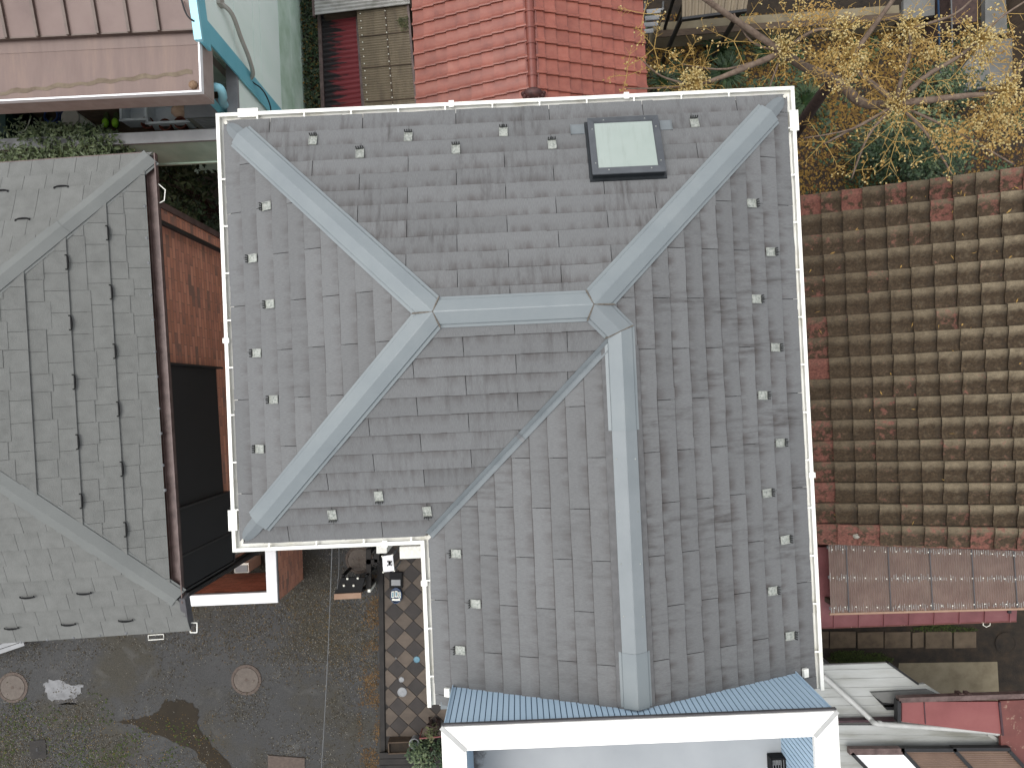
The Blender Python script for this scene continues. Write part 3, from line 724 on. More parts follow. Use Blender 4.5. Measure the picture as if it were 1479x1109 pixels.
for (pp, qq) in ((p0 + .14, q0 + .025), (p1 - .12, q0 + .025), (p0 + .14, q1 - .025), (p1 - .12, q1 - .025), (p0 + .025, q0 + .12), (p1 - .025, q0 + .12), (p0 + .025, q1 - .1), (p1 - .025, q1 - .1)):
    inst('screw', rm, sk, fN.P(pp, qq, .106), fN.mx())
for (a, b) in ((p0 - .17, p0 - .036), (p1 + .036, p1 + .15)):      # side flashings at the lower corners
    m = MB(); m.slab([fN.P(a, q0 - .01, .022), fN.P(b, q0 - .01, .022), fN.P(b, q0 + .095, .022), fN.P(a, q0 + .095, .022)], fN.nm * .004)
    e = a if a < p0 - .1 else b - .006
    m.slab([fN.P(e, q0 - .01, .022), fN.P(e + .006, q0 - .01, .022), fN.P(e + .006, q0 + .10, .022), fN.P(e, q0 + .10, .022)], fN.nm * .012)
    m.build('flashing', MAT['flange'], sk)

# ---- balcony block at the south end
zt = EZ + .93
bNW, bNE = HL(at(637, 1051, zt)), HL(at(1210, 1030, zt)); yB = (bNW[1] + bNE[1]) / 2; bx0, bx1 = bNW[0] + .012, bNE[0] - .012; bth = .19; bdp = 1.9; yS2 = yB - bdp; zf = zt - .85
def ribwall(a, b, z0, z1, outn, nm):
    """sheet-metal wall from a to b: flat ribs standing proud of narrow grooves"""
    a, b, outn = V(a), V(b), V(outn); L = (b - a).length; d = (b - a) / L; mm = MB(); s = 0.0
    base = [HX(a.x, a.y, z0), HX(b.x, b.y, z0), HX(b.x, b.y, z1), HX(a.x, a.y, z1)]
    mm.face(base, mi=1)
    while s < L - .002:
        e = min(s + .0415, L); p, q = a + d * s, a + d * e
        mm.para(HX(p.x, p.y, z0), HD(q.x - p.x, q.y - p.y), HD(outn.x * .008, outn.y * .008), V((0, 0, z1 - z0)))
        s += .0505
    return mm.build(nm, [MAT['bluewall'], MAT['groove']], house)
ribwall((bx0, yB - .01), (bx1, yB - .01), EZ - .3, zt - .05, (0, 1), 'balcony_wall')
ribwall((bx0 + .01, yS2), (bx0 + .01, yB - .012), 0, zt - .05, (-1, 0), 'balcony_wall')
ribwall((bx1 - .01, yS2), (bx1 - .01, yB - .012), 0, zt - .05, (1, 0), 'balcony_wall')
ribwall((bx0 + bth - .02, yS2 + bth), (bx0 + bth - .02, yB - bth), zf, zt - .05, (1, 0), 'balcony_inner_wall')
ribwall((bx1 - bth + .02, yS2 + bth), (bx1 - bth + .02, yB - bth), zf, zt - .05, (-1, 0), 'balcony_inner_wall')
ribwall((bx0 + bth, yB - bth + .02), (bx1 - bth, yB - bth + .02), zf, zt - .05, (0, -1), 'balcony_inner_wall')
MB().prism(hpoly([(bx0 + .03, yS2), (bx1 - .03, yS2), (bx1 - .03, yB - .03), (bx0 + .03, yB - .03)]), 0, zf).build('balcony_floor', MAT['balfloor'], house)
for s_, x0 in ((-1, bx0 + .006), (1, bx1 - .014)):
    MB().para(HX(x0, yB - .012, EZ - .3), HD(.008, 0), HD(0, .03), V((0, 0, zt - EZ + .25))).build('corner_trim', MAT['bluewall'], house)
o_, i_ = -.012, bth
def cq(e): return [(bx0 + e, yB - e), (bx1 - e, yB - e), (bx1 - e, yS2 + e), (bx0 + e, yS2 + e)]
oo, ii = cq(o_), cq(i_)
for i in range(4):
    j = (i + 1) % 4; MB().prism(hpoly([oo[i], oo[j], ii[j], ii[i]]), zt - .05, zt).build('coping', MAT['coping'], house)
for i in (0, 1):                                      # jointing strips at the two visible corners
    a, b = V(oo[i]), V(ii[i]); d = (b - a).normalized(); r = V((-d.y, d.x)) * .018
    MB().prism(hpoly([a - r, a + r, b + r, b - r]), zt + .001, zt + .006).build('coping_joint', MAT['copjoint'], house)
MB().para(HX(bx0 - .012, yB + .012, zt - .052), HD(bx1 - bx0 + .024, 0), HD(0, .014), V((0, 0, .034))).build('drip_trim', MAT['trimdark'], house)
# flashing feet where the roof meets the balcony
for (x0, wd) in ((xI + .02, .20), (xE - .22, .20)):
    z0 = EZ + .03
    MB().para(HX(x0, yEND - .04, z0 - .02), HD(wd, 0), HD(0, .07), V((0, 0, .02))).build('end_flashing', MAT['flange'], house)
for (u, v, f) in ((648, 1000, fV), (1162, 972, fE)):
    p, q = f.pq(u, v, .04); MB().slab([f.P(p - .04, q - .025, .02), f.P(p + .04, q - .025, .02), f.P(p + .04, q + .025, .02), f.P(p - .04, q + .025, .02)], f.nm * .03).build('flashing_upstand', MAT['gutter_white'], house)
# white ledge and post on the wall under the inner corner
c = at(598, 795, 4.9); MB().box(c.x, c.y - .02, 4.8, .34, .14, .2, ROT).build('window_hood', MAT['gutter_white'], house)
c = at(551, 796, 2.4); MB().box(c.x, c.y + .05, 1.25, .16, .16, 2.3, ROT).build('porch_post', MAT['gutter_white'], house)

# ================================================================== WEST NEIGHBOUR: grey shingle house
zW = 6.1
A_, B_ = at(222, 222, zW), at(262, 868, zW)
aN = (A_ - B_).normalized(); aW = V((-aN.y, aN.x, 0)); LW = (A_ - B_).length
wh = thing('shingle_house', 'red-brown brick house with grey shingle hip roof and black window screens', 'house', (B_.x - 1.5, B_.y + 2, 0))
def WP(p, q, z): return B_ + aN * p + aW * q + V((0, 0, z - zW))
fwE = Face((B_.x, B_.y), (aN.x, aN.y), (aW.x, aW.y), .4, zW, False)
fwN = Face((A_.x, A_.y), (aW.x, aW.y), (-aN.x, -aN.y), .4, zW, False)
fwS = Face((B_.x, B_.y), (aW.x, aW.y), (aN.x, aN.y), .4, zW, False)
QM = 2.2
g0 = .085                                              # the shingles stop at the gutter
wall_pts = [WP(.02, .12, 0), WP(LW - .42, .12, 0), WP(LW - .42, 5, 0), WP(.02, 5, 0)]
MB().prism(wall_pts, 0, zW - .03).build('wall', [MAT['brick_y']], wh)
m = MB(); m.face([fwE.P(g0, g0), fwE.P(LW - g0, g0), fwE.P(LW - QM, QM), fwE.P(QM, QM)]); m.face([fwN.P(0, .02), fwN.P(4.5, .02), fwN.P(4.5, QM), fwN.P(QM, QM)])
m.face([fwS.P(-.02, -.33), fwS.P(4.5, -.33), fwS.P(4.5, QM), fwS.P(QM, QM), fwS.P(0, 0)]); m.build('roof_deck', MAT['deck'], wh)
m = MB(); m.slab([WP(.05, .06, zW - .08), WP(LW - .04, .06, zW - .08), WP(LW - .04, 4.5, zW - .08), WP(.05, 4.5, zW - .08)], (0, 0, .03)); m.slab([WP(-.3, .05, zW - .2), WP(.05, .05, zW - .08), WP(.05, 4.5, zW - .08), WP(-.3, 4.5, zW - .2)], (0, 0, .02)); m.build('soffit', MAT['brown'], wh)
def lay_tabs(f, poly, pw, ex, q_from, nrow, stag):
    cl = ccw(poly); pmin = min(p for p, q in poly); pmax = max(p for p, q in poly)
    for k in range(nrow):
        L0 = q_from / f.ca + k * ex; p = pmin - random.uniform(0, pw)
        strong = k % 2 == 0
        while p < pmax:
            wd = pw * random.choice((.8, 1, 1, 1.25)) if stag else pw
            d = 0 if (strong or not stag) else random.choice((0, .022, -.02, .03))
            a, b = p + .0016, p + wd - .0016; p += wd
            lo, hi = (L0 + d) * f.ca, (L0 + ex + .04) * f.ca
            r = clip([(a, lo), (b, lo), (b, hi), (a, hi)], cl)
            if len(r) < 3 or abs(area(r)) < .001: continue
            o1 = (.022 if strong else .011) + random.uniform(0, .002)
            T = []; Bt = []
            for pp, qq in r:
                t = (qq / f.ca - L0) / (ex + .04); off = o1 + (.004 - o1) * t
                T.append(f.P(pp, qq, off)); Bt.append(f.P(pp, qq, off - (.008 if strong else .004)))
            n = len(T); mm = MB(); mm.raw(T + Bt, [tuple(range(n))] + [((i + 1) % n, i, n + i, n + (i + 1) % n) for i in range(n)])
            mm.build('shingle', MAT['shingle'], wh)
lay_tabs(fwE, [(g0, g0), (LW - g0, g0), (LW - 1.75, 1.75), (1.75, 1.75)], .215, .182, g0, 10, True)
lay_tabs(fwN, [(0, 0), (1.85, 0), (1.85, 1.75), (1.75, 1.75)], .228, .182, 0, 9, False)
lay_tabs(fwS, [(-.02, -.33), (2.1, -.33), (2.1, 1.8), (1.8, 1.8), (0, 0)], .228, .182, -.33, 12, False)
def capw(name, A, d, L, dl, dr, w, mat, parent, h0=.05, h1=.035):
    d = V(d).normalized(); r = V((d.y, -d.x, 0)); sl_ = .4 * math.sqrt(.5); P = []
    sec = [(-w - .02, .018), (-w - .02, .022), (-w, .022), (-w, h1), (0, h0), (w, h1), (w, .022), (w + .02, .022), (w + .02, .018)]
    for s in (0, L):
        for x_, h in sec: q = A + d * s + r * x_; P.append(V((q.x, q.y, A.z + sl_ * s - (dl if x_ < 0 else dr) * abs(x_) + h)))
    n = len(sec); mm = MB(); mm.raw(P, [(i, i + 1, n + i + 1, n + i) for i in range(n - 1)]); mm.face(P[:n]); mm.build(name, mat, parent)
capw('hip_cap', A_ + V((0, 0, .0)) - aN * .03 + aW * .03, aW - aN, 1.05, D45, D45, .085, MAT['hipgrey'], wh)
capw('hip_cap', A_ - aN * .03 + aW * .03 + (aW - aN).normalized() * 1.05 + V((0, 0, D45 * 1.05 + .005)), aW - aN, 1.6, D45, D45, .088, MAT['hipgrey'], wh)
capw('hip_cap', B_ + aN * .03 + aW * .03, aW + aN, 1.75, D45, D45, .095, MAT['hipgrey'], wh)
capw('hip_cap', B_ + aN * .03 + aW * .03 + (aW + aN).normalized() * 1.75 + V((0, 0, D45 * 1.75 - .004)), aW + aN, 1.2, D45, D45, .085, MAT['hipgrey'], wh)
# black snow hooks on the shingle courses
hk = MB(); hk.tube(bez([(-.072, .004, .012), (-.045, -.001, .018), (0, -.003, .020), (.045, -.001, .018), (.072, .004, .012)], 3), [.004 + .006 * math.sin(pi * k_ / 12) for k_ in range(13)], 6); hk.box(-.07, .010, .018, .012, .022, .005); hk.box(.07, .010, .018, .012, .022, .005)
hme = hk.mesh('snow_hook'); hme.materials.append(MAT['blackplastic'])
for f, L in ((fwE, [(165, 337), (170, 422), (177, 507), (182, 590), (187, 676), (192, 763), (108, 379), (114, 466), (119, 551), (124, 637), (129, 722)]), (fwN, [(90, 267), (4, 270), (35, 311)]), (fwS, [(38, 856), (121, 852), (14, 897), (97, 893), (180, 888)])):
    for u, v in L:
        p, q = f.pq(u, v, .02); b0 = {fwE: g0, fwN: 0.0, fwS: -.33}[f] / f.ca; st2 = .364 if f is fwE else .182
        q = (b0 + round((q / f.ca - b0) / st2) * st2) * f.ca - .004; inst('snow_hook', hme, wh, f.P(p, q, .012), f.mx())
st = MB().lathe((0, 0, 0), [(.016, 0), (.016, .006), (.006, .014)], 8).mesh('roof_stud'); st.materials.append(MAT['grey'])
for i in range(11):
    p, q = fwE.pq(208 + i * 2.9, 298 + 41 * i + (i % 2) * 5, .02); inst('roof_stud', st, wh, fwE.P(p, q, .016), fwE.mx())
for i in range(6):
    p, q = fwS.pq(30 + 38 * i, 926 - 3.2 * i, .02); inst('roof_stud', st, wh, fwS.P(p, q, .016), fwS.mx())
# brown gutters
def gut_w(p0, p1, outv, wd, mat, name='gutter'):
    p0, p1, outv = V(p0), V(p1), V(outv).normalized(); mm = MB(); dn = V((0, 0, -.06))
    mm.para(p0 + dn, p1 - p0, outv * wd, (0, 0, .012)); mm.para(p0 + dn + outv * (wd - .012), p1 - p0, outv * .012, (0, 0, .06)); mm.para(p0 + dn, p1 - p0, outv * .01, (0, 0, .04))
    return mm.build(name, mat, wh)
gut_w(WP(-.02, .09, zW + .02), WP(LW + .0, .09, zW + .02), -aW, .11, MAT['brown'])
gut_w(WP(LW - .02, .1, zW - .01), WP(LW - .02, 5, zW - .01), aN, .05, MAT['brown'])
gut_w(WP(-.31, .02, zW - .135), WP(-.31, 5, zW - .135), -aN, .03, MAT['maroontrim'])
m = MB(); m.bar(WP(-.33, .03, zW - .13), WP(.03, -.02, zW + .03), .06, .1); m.build('barge_board', MAT['trimdark'], wh)
m = MB(); c = WP(-.27, .0, zW - .16)
for k in range(4): 
    a = [V((0, 0, 0)), V((.0, -.10, 0)), V((.07, -.10, 0)), V((.07, 0, 0))]; m.tube([c + a[k], c + a[(k + 1) % 4]], .006, 5)
m.build('gutter_bracket', MAT['gutter_white'], wh)
m = MB(); c = at(214, 917, zW - .16); d = -aW
m.tube([c, c + d * .16], .005, 5); m.tube([c, c - aN * .05, c - aN * .05 + d * .16, c + d * .16], .005, 5); m.build('gutter_bracket', MAT['gutter_white'], wh)
m = MB(); c = at(229, 266, zW - .02); m.tube([c, c + V((.07, -.06, 0)), c + V((.06, -.17, 0)), c + V((0, -.2, 0))], .006, 5); m.build('gutter_bracket', MAT['gutter_white'], wh)
# black window screens, corner trims and pipes on the east wall
def wallbox(p0, p1, z0, z1, o0, o1, name, mat, par=None):
    a = WP(p0, .12 - o0, z0); return MB().para(a, aN * (p1 - p0), -aW * (o1 - o0), (0, 0, z1 - z0)).build(name, mat, par or wh)
def pyw(u, v, z): g = at(u, v, z) - B_; return g.dot(aN)
pt, pm, pl, pb = pyw(300, 532, 4.75), pyw(306, 713, 4.75), pyw(309, 771, 4.7), .08
w1_ = wallbox(pm + .01, pt, 4.75, 5.98, .0, .045, 'window_screen', MAT['screen']); w2_ = wallbox(pl + .012, pm - .01, 4.66, 5.98, .0, .075, 'window_screen', MAT['screen']); w3_ = wallbox(pb, pl - .012, 4.66, 5.98, .0, .075, 'window_screen', MAT['screen'])
for p_, w_ in ((pm, w2_), (pl, w2_), (pb - .02, w3_), (pt, w1_)): wallbox(p_ - .011, p_ + .011, 4.64, 6.0, .0, .085, 'screen_frame', MAT['black'], w_)
wallbox(pb - .009, pl - .011, 4.62, 4.66, .0, .085, 'screen_frame', MAT['black'], w3_); wallbox(pl + .011, pm - .011, 4.62, 4.66, .0, .085, 'screen_frame', MAT['black'], w2_)
wallbox(LW - .47, LW - .40, 0, zW - .03, .0, .02, 'corner_trim', MAT['brown']); wallbox(.0, .05, 0, zW - .03, .002, .03, 'corner_trim', MAT['black'])
c = WP(LW - .66, .06, 0); MB().tube([V((c.x, c.y, 0)), V((c.x, c.y, zW - .1))], .03, 8).build('downpipe', MAT['black'], wh)
c = WP(.0, .06, 0); MB().tube([V((c.x, c.y, 0)), V((c.x, c.y, zW - .1))], .032, 8).build('downpipe', MAT['black'], wh)
c = WP(.1, .09, 0); j = [V((c.x, c.y, 0)), V((c.x, c.y, 4.2)), V((c.x + .01, c.y + .12, 4.5)), V((c.x, c.y, 4.8)), V((c.x, c.y, 5.2)), V((c.x, c.y + .08, 5.4)), V((c.x, c.y, 5.6)), V((c.x, c.y, 5.95))]
MB().tube(bez(j, 4), .013, 6).build('conduit', MAT['cream'], wh)
c = WP(-.55, 2.55, 0)

# ================================================================== low brick wall with white coping
zb = 1.45
bw = thing('brick_wall', 'low brick garden wall with bright white coping beside the gravel', 'wall', at(403, 872, 0))
C0 = HL(at(402, 871, zb)); bx, by = C0
def wallseg(x0, x1, y0, y1, mat): 
    MB().prism(hpoly([(x0 + .02, y0 + .02), (x1 - .02, y0 + .02), (x1 - .02, y1), (x0 + .02, y1)]), 0, zb - .07).build('wall', mat, bw)
wallseg(bx - .2, bx, by, by + 2.4, MAT['brick_y']); 
MB().prism(hpoly([(bx - 2.6, by + .02), (bx - .19, by + .02), (bx - .19, by + .18), (bx - 2.6, by + .18)]), 0, zb - .07).build('wall', MAT['brick_x'], bw)
def lring(e0, e1, z0, z1, mat, name):
    MB().prism(hpoly([(bx + e0, by - e0), (bx + e0, by + 2.4), (bx - .2 - e0 + .0, by + 2.4), (bx - .2 - e0, by + .2 + e0)]), z0, z1).build(name, mat, bw)
    MB().prism(hpoly([(bx + e0, by - e0), (bx - .2 - e0, by + .2 + e0), (bx - 2.6, by + .2 + e0), (bx - 2.6, by - e0)]), z0, z1).build(name, mat, bw)
lring(.0, 0, zb - .07, zb - .03, MAT['grey'], 'coping_edge'); lring(-.012, 0, zb - .03, zb, MAT['coppaint'], 'coping')
c = at(352, 818, .5)
ub = thing('utility_box', 'small white utility box inside the white coped brick wall', 'box', (c.x, c.y, 0))
MB().box(c.x, c.y, .3, .26, .17, .6, ROT).build('case', MAT['whiteplastic'], ub); MB().box(c.x, c.y - .012, .61, .22, .12, .02, ROT).build('lid', MAT['ltgrey'], ub); 

# ================================================================== NORTH-WEST NEIGHBOUR: mint green building
ZH = 1.5; KM = (CZ - ZH) / CZ
def ZM(z): return CZ - (CZ - z) * KM
xM = HL(at(434, 80, ZH))[0]; yM = HL(at(340, 90, ZM(3.07)))[1]
mh = thing('mint_house', 'mint green walled building with brown metal roof and turquoise trim', 'house', HX(xM - 1.5, yM + 1, 0))
yNM = yM + 3.2; xLM = xM - 5
MB().prism(hpoly([(xLM, yM), (xM - .02, yM), (xM - .02, yNM), (xLM, yNM)]), 0, ZM(4.2)).build('wall', MAT['mintdirty'], mh)
zs = [0, ZH] + [ZM(q) for q in (.57, 1.23, 2.17, 2.48, 3.25, 4.45)]
for i in range(len(zs) - 1):
    MB().para(HX(xM - .02, yM + .003, zs[i] + .008), HD(.02, 0), HD(0, yNM - yM - .003), V((0, 0, zs[i + 1] - zs[i] - .016))).build('siding_panel', MAT['mintdirty'] if i < 3 else MAT['mint'], mh)
    MB().para(HX(xLM, yM - .02, zs[i] + .008), HD(xM - xLM - .24, 0), HD(0, .02), V((0, 0, zs[i + 1] - zs[i] - .016))).build('siding_panel', MAT['mintdirty'], mh)
MB().para(HX(xM + .001, yM - .24, 0), HD(.022, 0), HD(0, .24), V((0, 0, ZM(4.4)))).build('corner_board', MAT['teal'], mh)
MB().para(HX(xM - .34, yM - .028, 0), HD(.09, 0), HD(0, .028), V((0, 0, ZM(4.3)))).build('corner_strip', MAT['cream'], mh)
# sloping standing-seam roof
zE_ = ZM(4.5); sM = .26
yE_ = HL(at(280, 42, zE_))[1]; xV = xM + .04
def RP(x, y, o=0.0): return HX(x, y, zE_ + sM * (y - yE_) + o)
m = MB(); m.slab([RP(xLM, yE_), RP(xV - .02, yE_), RP(xV - .02, yNM), RP(xLM, yNM)], (0, 0, -.05)); m.build('roof_sheet', MAT['pinkroof'], mh)
k = 0
for u in (9, 54, 98, 141, 186, 229):
    x_ = HL(at(u + 2, 50, zE_))[0]; mm = MB(); mm.slab([RP(x_ - .016, yE_ - .012, .001), RP(x_ + .016, yE_ - .012, .001), RP(x_ + .016, yNM, .001), RP(x_ - .016, yNM, .001)], (0, 0, .035)); mm.build('roof_seam', MAT['seam'], mh)
mm = MB(); mm.slab([RP(xLM, yE_ - .012, -.03), RP(xV - .03, yE_ - .012, -.03), RP(xV - .03, yE_ + .0, -.03), RP(xLM, yE_, -.03)], (0, 0, .036)); mm.build('eave_trim', MAT['seam'], mh)
mm = MB(); mm.slab([RP(xV - .06, yE_ - .13, .0), RP(xV + .025, yE_ - .13, .0), RP(xV + .025, yNM, .0), RP(xV - .06, yNM, .0)], (0, 0, .05)); mm.build('verge_trim', MAT['tealight'], mh)
mm = MB(); mm.slab([RP(xV - .02, yE_ - .13, -.22), RP(xV + .018, yE_ - .13, -.22), RP(xV + .018, yNM, -.22), RP(xV - .02, yNM, -.22)], (0, 0, .215)); mm.build('fascia', MAT['teal'], mh)
# flat canopy pan below the eave
zp = ZM(4.38); yf = HL(at(284, 65, zp))[1]; cl_ = HL(at(289, 131, zp + .03)); xP, yP = cl_
m = MB(); m.slab([HX(xLM, yE_ + .04, zE_ - .07), HX(xP, yE_ + .04, zE_ - .07), HX(xP, yf, zp + .004), HX(xLM, yf, zp + .004)], (0, 0, -.02)); m.build('canopy_flashing', MAT['pan'], mh)
m = MB(); m.slab([HX(xLM, yf + .01, zp), HX(xP, yf + .01, zp), HX(xP, yP, zp - .03), HX(xLM, yP, zp - .03)], (0, 0, -.03)); m.build('canopy_pan', MAT['pan'], mh)
m = MB(); m.slab([HX(xLM, yP - .018, zp - .03), HX(xP + .018, yP - .018, zp - .03), HX(xP + .018, yP + .0, zp - .03), HX(xLM, yP + .0, zp - .03)], (0, 0, .07)); m.slab([HX(xP, yP, zp - .03), HX(xP + .018, yP, zp - .03), HX(xP + .018, yf + .1, zp - .03), HX(xP, yf + .1, zp - .03)], (0, 0, .07)); m.build('canopy_lip', MAT['coppaint'], mh)
m = MB(); m.para(HX(xLM, yP - .01, zp - .32), HD(xP - xLM + .01, 0), HD(0, .02), V((0, 0, .29))); m.para(HX(xP - .005, yP + .012, zp - .32), HD(.016, 0), HD(0, yf - yP + .1), V((0, 0, .29))); m.build('canopy_fascia', MAT['fascia'], mh)
MB().para(HX(xLM, yP + .012, zp - .31), HD(xP - xLM - .006, 0), HD(0, yM - yP - .04), V((0, 0, .02))).build('canopy_soffit', MAT['wallwhite'], mh)
m = MB(); P = []                                       # silt ribbon on the pan
for i in range(40):
    t = i / 39; x_ = xP - .1 - t * 2.6; o = .04 + .17 * (1 - t) ** .8 + .012 * math.sin(i * 1.7); P.append((x_, o))
for i in range(39):
    (x0, o0), (x1, o1) = P[i], P[i + 1]; h0 = .045 + .01 * math.sin(i * .9); h1 = .045 + .01 * math.sin(i * .9 + .9)
    zz = lambda o: zp - .03 + .03 * o / (yf - yP) + .003
    m.face([HX(x0, yP + o0, zz(o0)), HX(x0, yP + o0 + h0, zz(o0 + h0)), HX(x1, yP + o1 + h1, zz(o1 + h1)), HX(x1, yP + o1, zz(o1))])
m.build('dried_silt', MAT['sediment'], mh)
c = at(278, 122, zp); m = MB(); m.lathe((c.x, c.y, zp - .02), [(.05, 0), (.05, .012), (.035, .03), (.012, .038)], 14); m.build('roof_drain', MAT['rust'], mh)
m = MB(); m.tube(bez([at(305, 126, ZM(3.9)), at(318, 128, ZM(3.9)), at(322, 140, ZM(3.75)), at(322, 148, ZM(3.4)), at(335, 165, ZM(2.5)), at(352, 188, ZM(1.6))], 5), .05, 10); m.build('downpipe', MAT['tealight'], mh, smooth=True)
m = MB(); m.tube([at(300, 140, ZM(3.9)), at(320, 162, ZM(3.0)), at(345, 190, ZM(1.5))], .055, 4); m.build('downpipe_bracket', MAT['teal'], mh)
c = HX(xM - .02, yM + .3, ZM(0))
m = MB(); m.tube(bez([HX(xM + .03, yM + .42, ZM(3.75)), HX(xM + .10, yM + .36, ZM(3.6)), HX(xM + .10, yM + .2, ZM(3.3)), HX(xM + .10, yM + .05, ZM(3.0)), HX(xM + .05, yM - .06, ZM(2.75)), HX(xM - .12, yM - .10, ZM(2.7)), HX(xM - .3, yM - .12, ZM(2.62))], 6), .028, 8); m.build('conduit', MAT['cream'], mh, smooth=True)
MB().box(*HX(xM + .02, yM + .43, ZM(3.78)), .06, .1, .12, ROT).build('junction_box', MAT['cream'], mh)
m = MB(); m.tube(bez([at(262, 0, ZM(4.62)), at(270, 22, ZM(4.6)), at(282, 32, ZM(4.55)), at(297, 38, ZM(4.2)), at(330, 78, ZM(3.45)), at(362, 116, ZM(2.7)), at(376, 127, ZM(2.6)), at(385, 140, ZM(2.5)), at(391, 158, ZM(2.3)), at(389, 175, ZM(2.1))], 5), .010, 5); m.build('cable', MAT['black'], mh)
m = MB(); m.tube(bez([at(297, 38, ZM(4.2)), at(301, 56, ZM(4.1)), at(305, 68, ZM(4.05)), at(302, 75, ZM(4.0))], 5), .008, 5); m.build('cable', MAT['black'], mh)
# balcony under the canopy: parapet with grey coping
zg = ZM(3.2); zfl = ZM(2.3)
gy1 = HL(at(250, 189, zg))[1]; gy0 = HL(at(250, 205, zg))[1]; cw = gy1 - gy0; xbal = xM - .004
MB().prism(hpoly([(xLM, gy0 + .02), (xbal - .02, gy0 + .02), (xbal - .02, gy1 - .02), (xLM, gy1 - .02)]), zfl - .06, zg - .05).build('balcony_parapet', MAT['mintwall'], mh)
MB().prism(hpoly([(xbal - cw + .02, gy1 - .019), (xbal - .02, gy1 - .019), (xbal - .02, yM - .04), (xbal - cw + .02, yM - .04)]), 0, zg - .05).build('balcony_parapet', MAT['mint'], mh)
MB().prism(hpoly([(xLM, gy0), (xbal, gy0), (xbal, gy1), (xLM, gy1)]), zg - .05, zg).build('coping', MAT['ltgrey'], mh)
MB().prism(hpoly([(xbal - cw, gy1 + .002), (xbal, gy1 + .002), (xbal, yM - .035), (xbal - cw, yM - .035)]), zg - .05, zg).build('coping', MAT['ltgrey'], mh)
MB().prism(hpoly([(xLM, gy0 + .0), (xbal - .02, gy0 + .0), (xbal - .02, gy0 + .019), (xLM, gy0 + .019)]), zfl - .08, zfl - .03).build('parapet_foot', MAT['mintdirty'], mh)
MB().prism(hpoly([(xLM, gy1 - .019), (xbal - cw + .018, gy1 - .019), (xbal - cw + .018, yM - .021), (xLM, yM - .021)]), zfl - .05, zfl).build('balcony_floor', MAT['timber'], mh)
def fl(u, v, h=0.0):                                  # a point standing on the balcony floor
    p = at(u, v, zfl + h); p.z = zfl; return p
# things kept in the strip behind it
c = fl(104, 172, .4); t = thing('lidded_bin', 'round cream plastic bin with flat lid behind the shrub', 'bin', c)
MB().lathe(c, [(.10, 0), (.115, .42)], 24).build('bin_body', MAT['whiteplastic'], t, smooth=False); MB().lathe((c.x, c.y, zfl + .42), [(.122, 0), (.122, .02), (.117, .026)], 24).build('lid', MAT['cream'], t)
for (u, side, mt, lb) in ((152, -1, 'lime', 'lime green garden clog, left of the pair behind the coping'), (166, 1, 'lime', 'lime green garden clog, right of the pair behind the coping')):
    c = fl(u, 173, .05); t = thing('garden_clog', lb, 'shoe', c, 'pair of green garden clogs')
    m = MB(); m.lathe((0, 0, 0), [(.05, 0), (.055, .015), (.05, .03)], 16, sx=.85, sy=2.2); 
    for i in range(len(m.v)): m.v[i] = m.v[i] + c
    m.build('sole', MAT['olive'], t)
    m = MB(); m.lathe((c.x, c.y - .045, zfl + .03), [(.046, 0), (.045, .03), (.03, .055), (.004, .062)], 14, sx=.9, sy=1.45); m.build('upper', MAT[mt], t, smooth=True)
def tub(u, v, sx, sy, h, lb, mt, name='storage_tub'):
    c = fl(u, v, .2); t = thing(name, lb, 'tub', c); e = .012
    m = MB(); m.box(c.x, c.y, zfl + .01, sx, sy, .02, ROT)
    for (dx, dy, wx, wy) in ((0, sy / 2, sx, e), (0, -sy / 2, sx, e), (sx / 2, 0, e, sy), (-sx / 2, 0, e, sy)):
        g = HD(dx, dy); m.box(c.x + g.x, c.y + g.y, zfl + h / 2, wx + e, wy + e, h, ROT)
    m.build('tub_body', MAT[mt], t)
    m = MB()
    for (dx, dy, wx, wy) in ((0, sy / 2, sx + .05, .03), (0, -sy / 2, sx + .05, .03), (sx / 2, 0, .03, sy), (-sx / 2, 0, .03, sy)):
        g = HD(dx, dy); m.box(c.x + g.x, c.y + g.y, zfl + h + .006, wx, wy, .014, ROT)
    m.build('rim', MAT[mt], t); return c
tub(195, 160, .34, .28, .24, 'milky plastic storage tub beside the green clogs', 'clear'); c = tub(243, 162, .56, .30, .22, 'long milky tub holding a peach cloth behind the coping', 'clear')
g = fl(257, 158, .2); o = MB(); o.lathe((g.x, g.y, zfl + .06), [(.10, 0), (.12, .08), (.07, .16), (.02, .19)], 9, sx=1.1, sy=.8); cl2 = o.build('cloth', MAT['peach'], None, smooth=True); tag(cl2, 'crumpled peach cloth lying in the long milky tub', 'cloth')
c = fl(298, 160, .4); t = thing('air_conditioner', 'white outdoor air conditioning unit under the brown canopy corner', 'air conditioner', c)
MB().box(c.x, c.y, zfl + .25, .50, .22, .42, ROT).build('casing', MAT['cream'], t); MB().box(c.x, c.y, zfl + .47, .52, .24, .02, ROT).build('top_cover', MAT['ltgrey'], t)
for dx in (-.2, .2): g = HD(dx, 0); MB().box(c.x + g.x, c.y, zfl + .02, .06, .26, .04, ROT).build('foot', MAT['blackplastic'], t)
m = MB(); g = HD(0, -.115)
for i in range(7): m.box(c.x + g.x, c.y + g.y, zfl + .1 + i * .05, .34, .01, .012, ROT)
m.build('grille', MAT['ltgrey'], t)
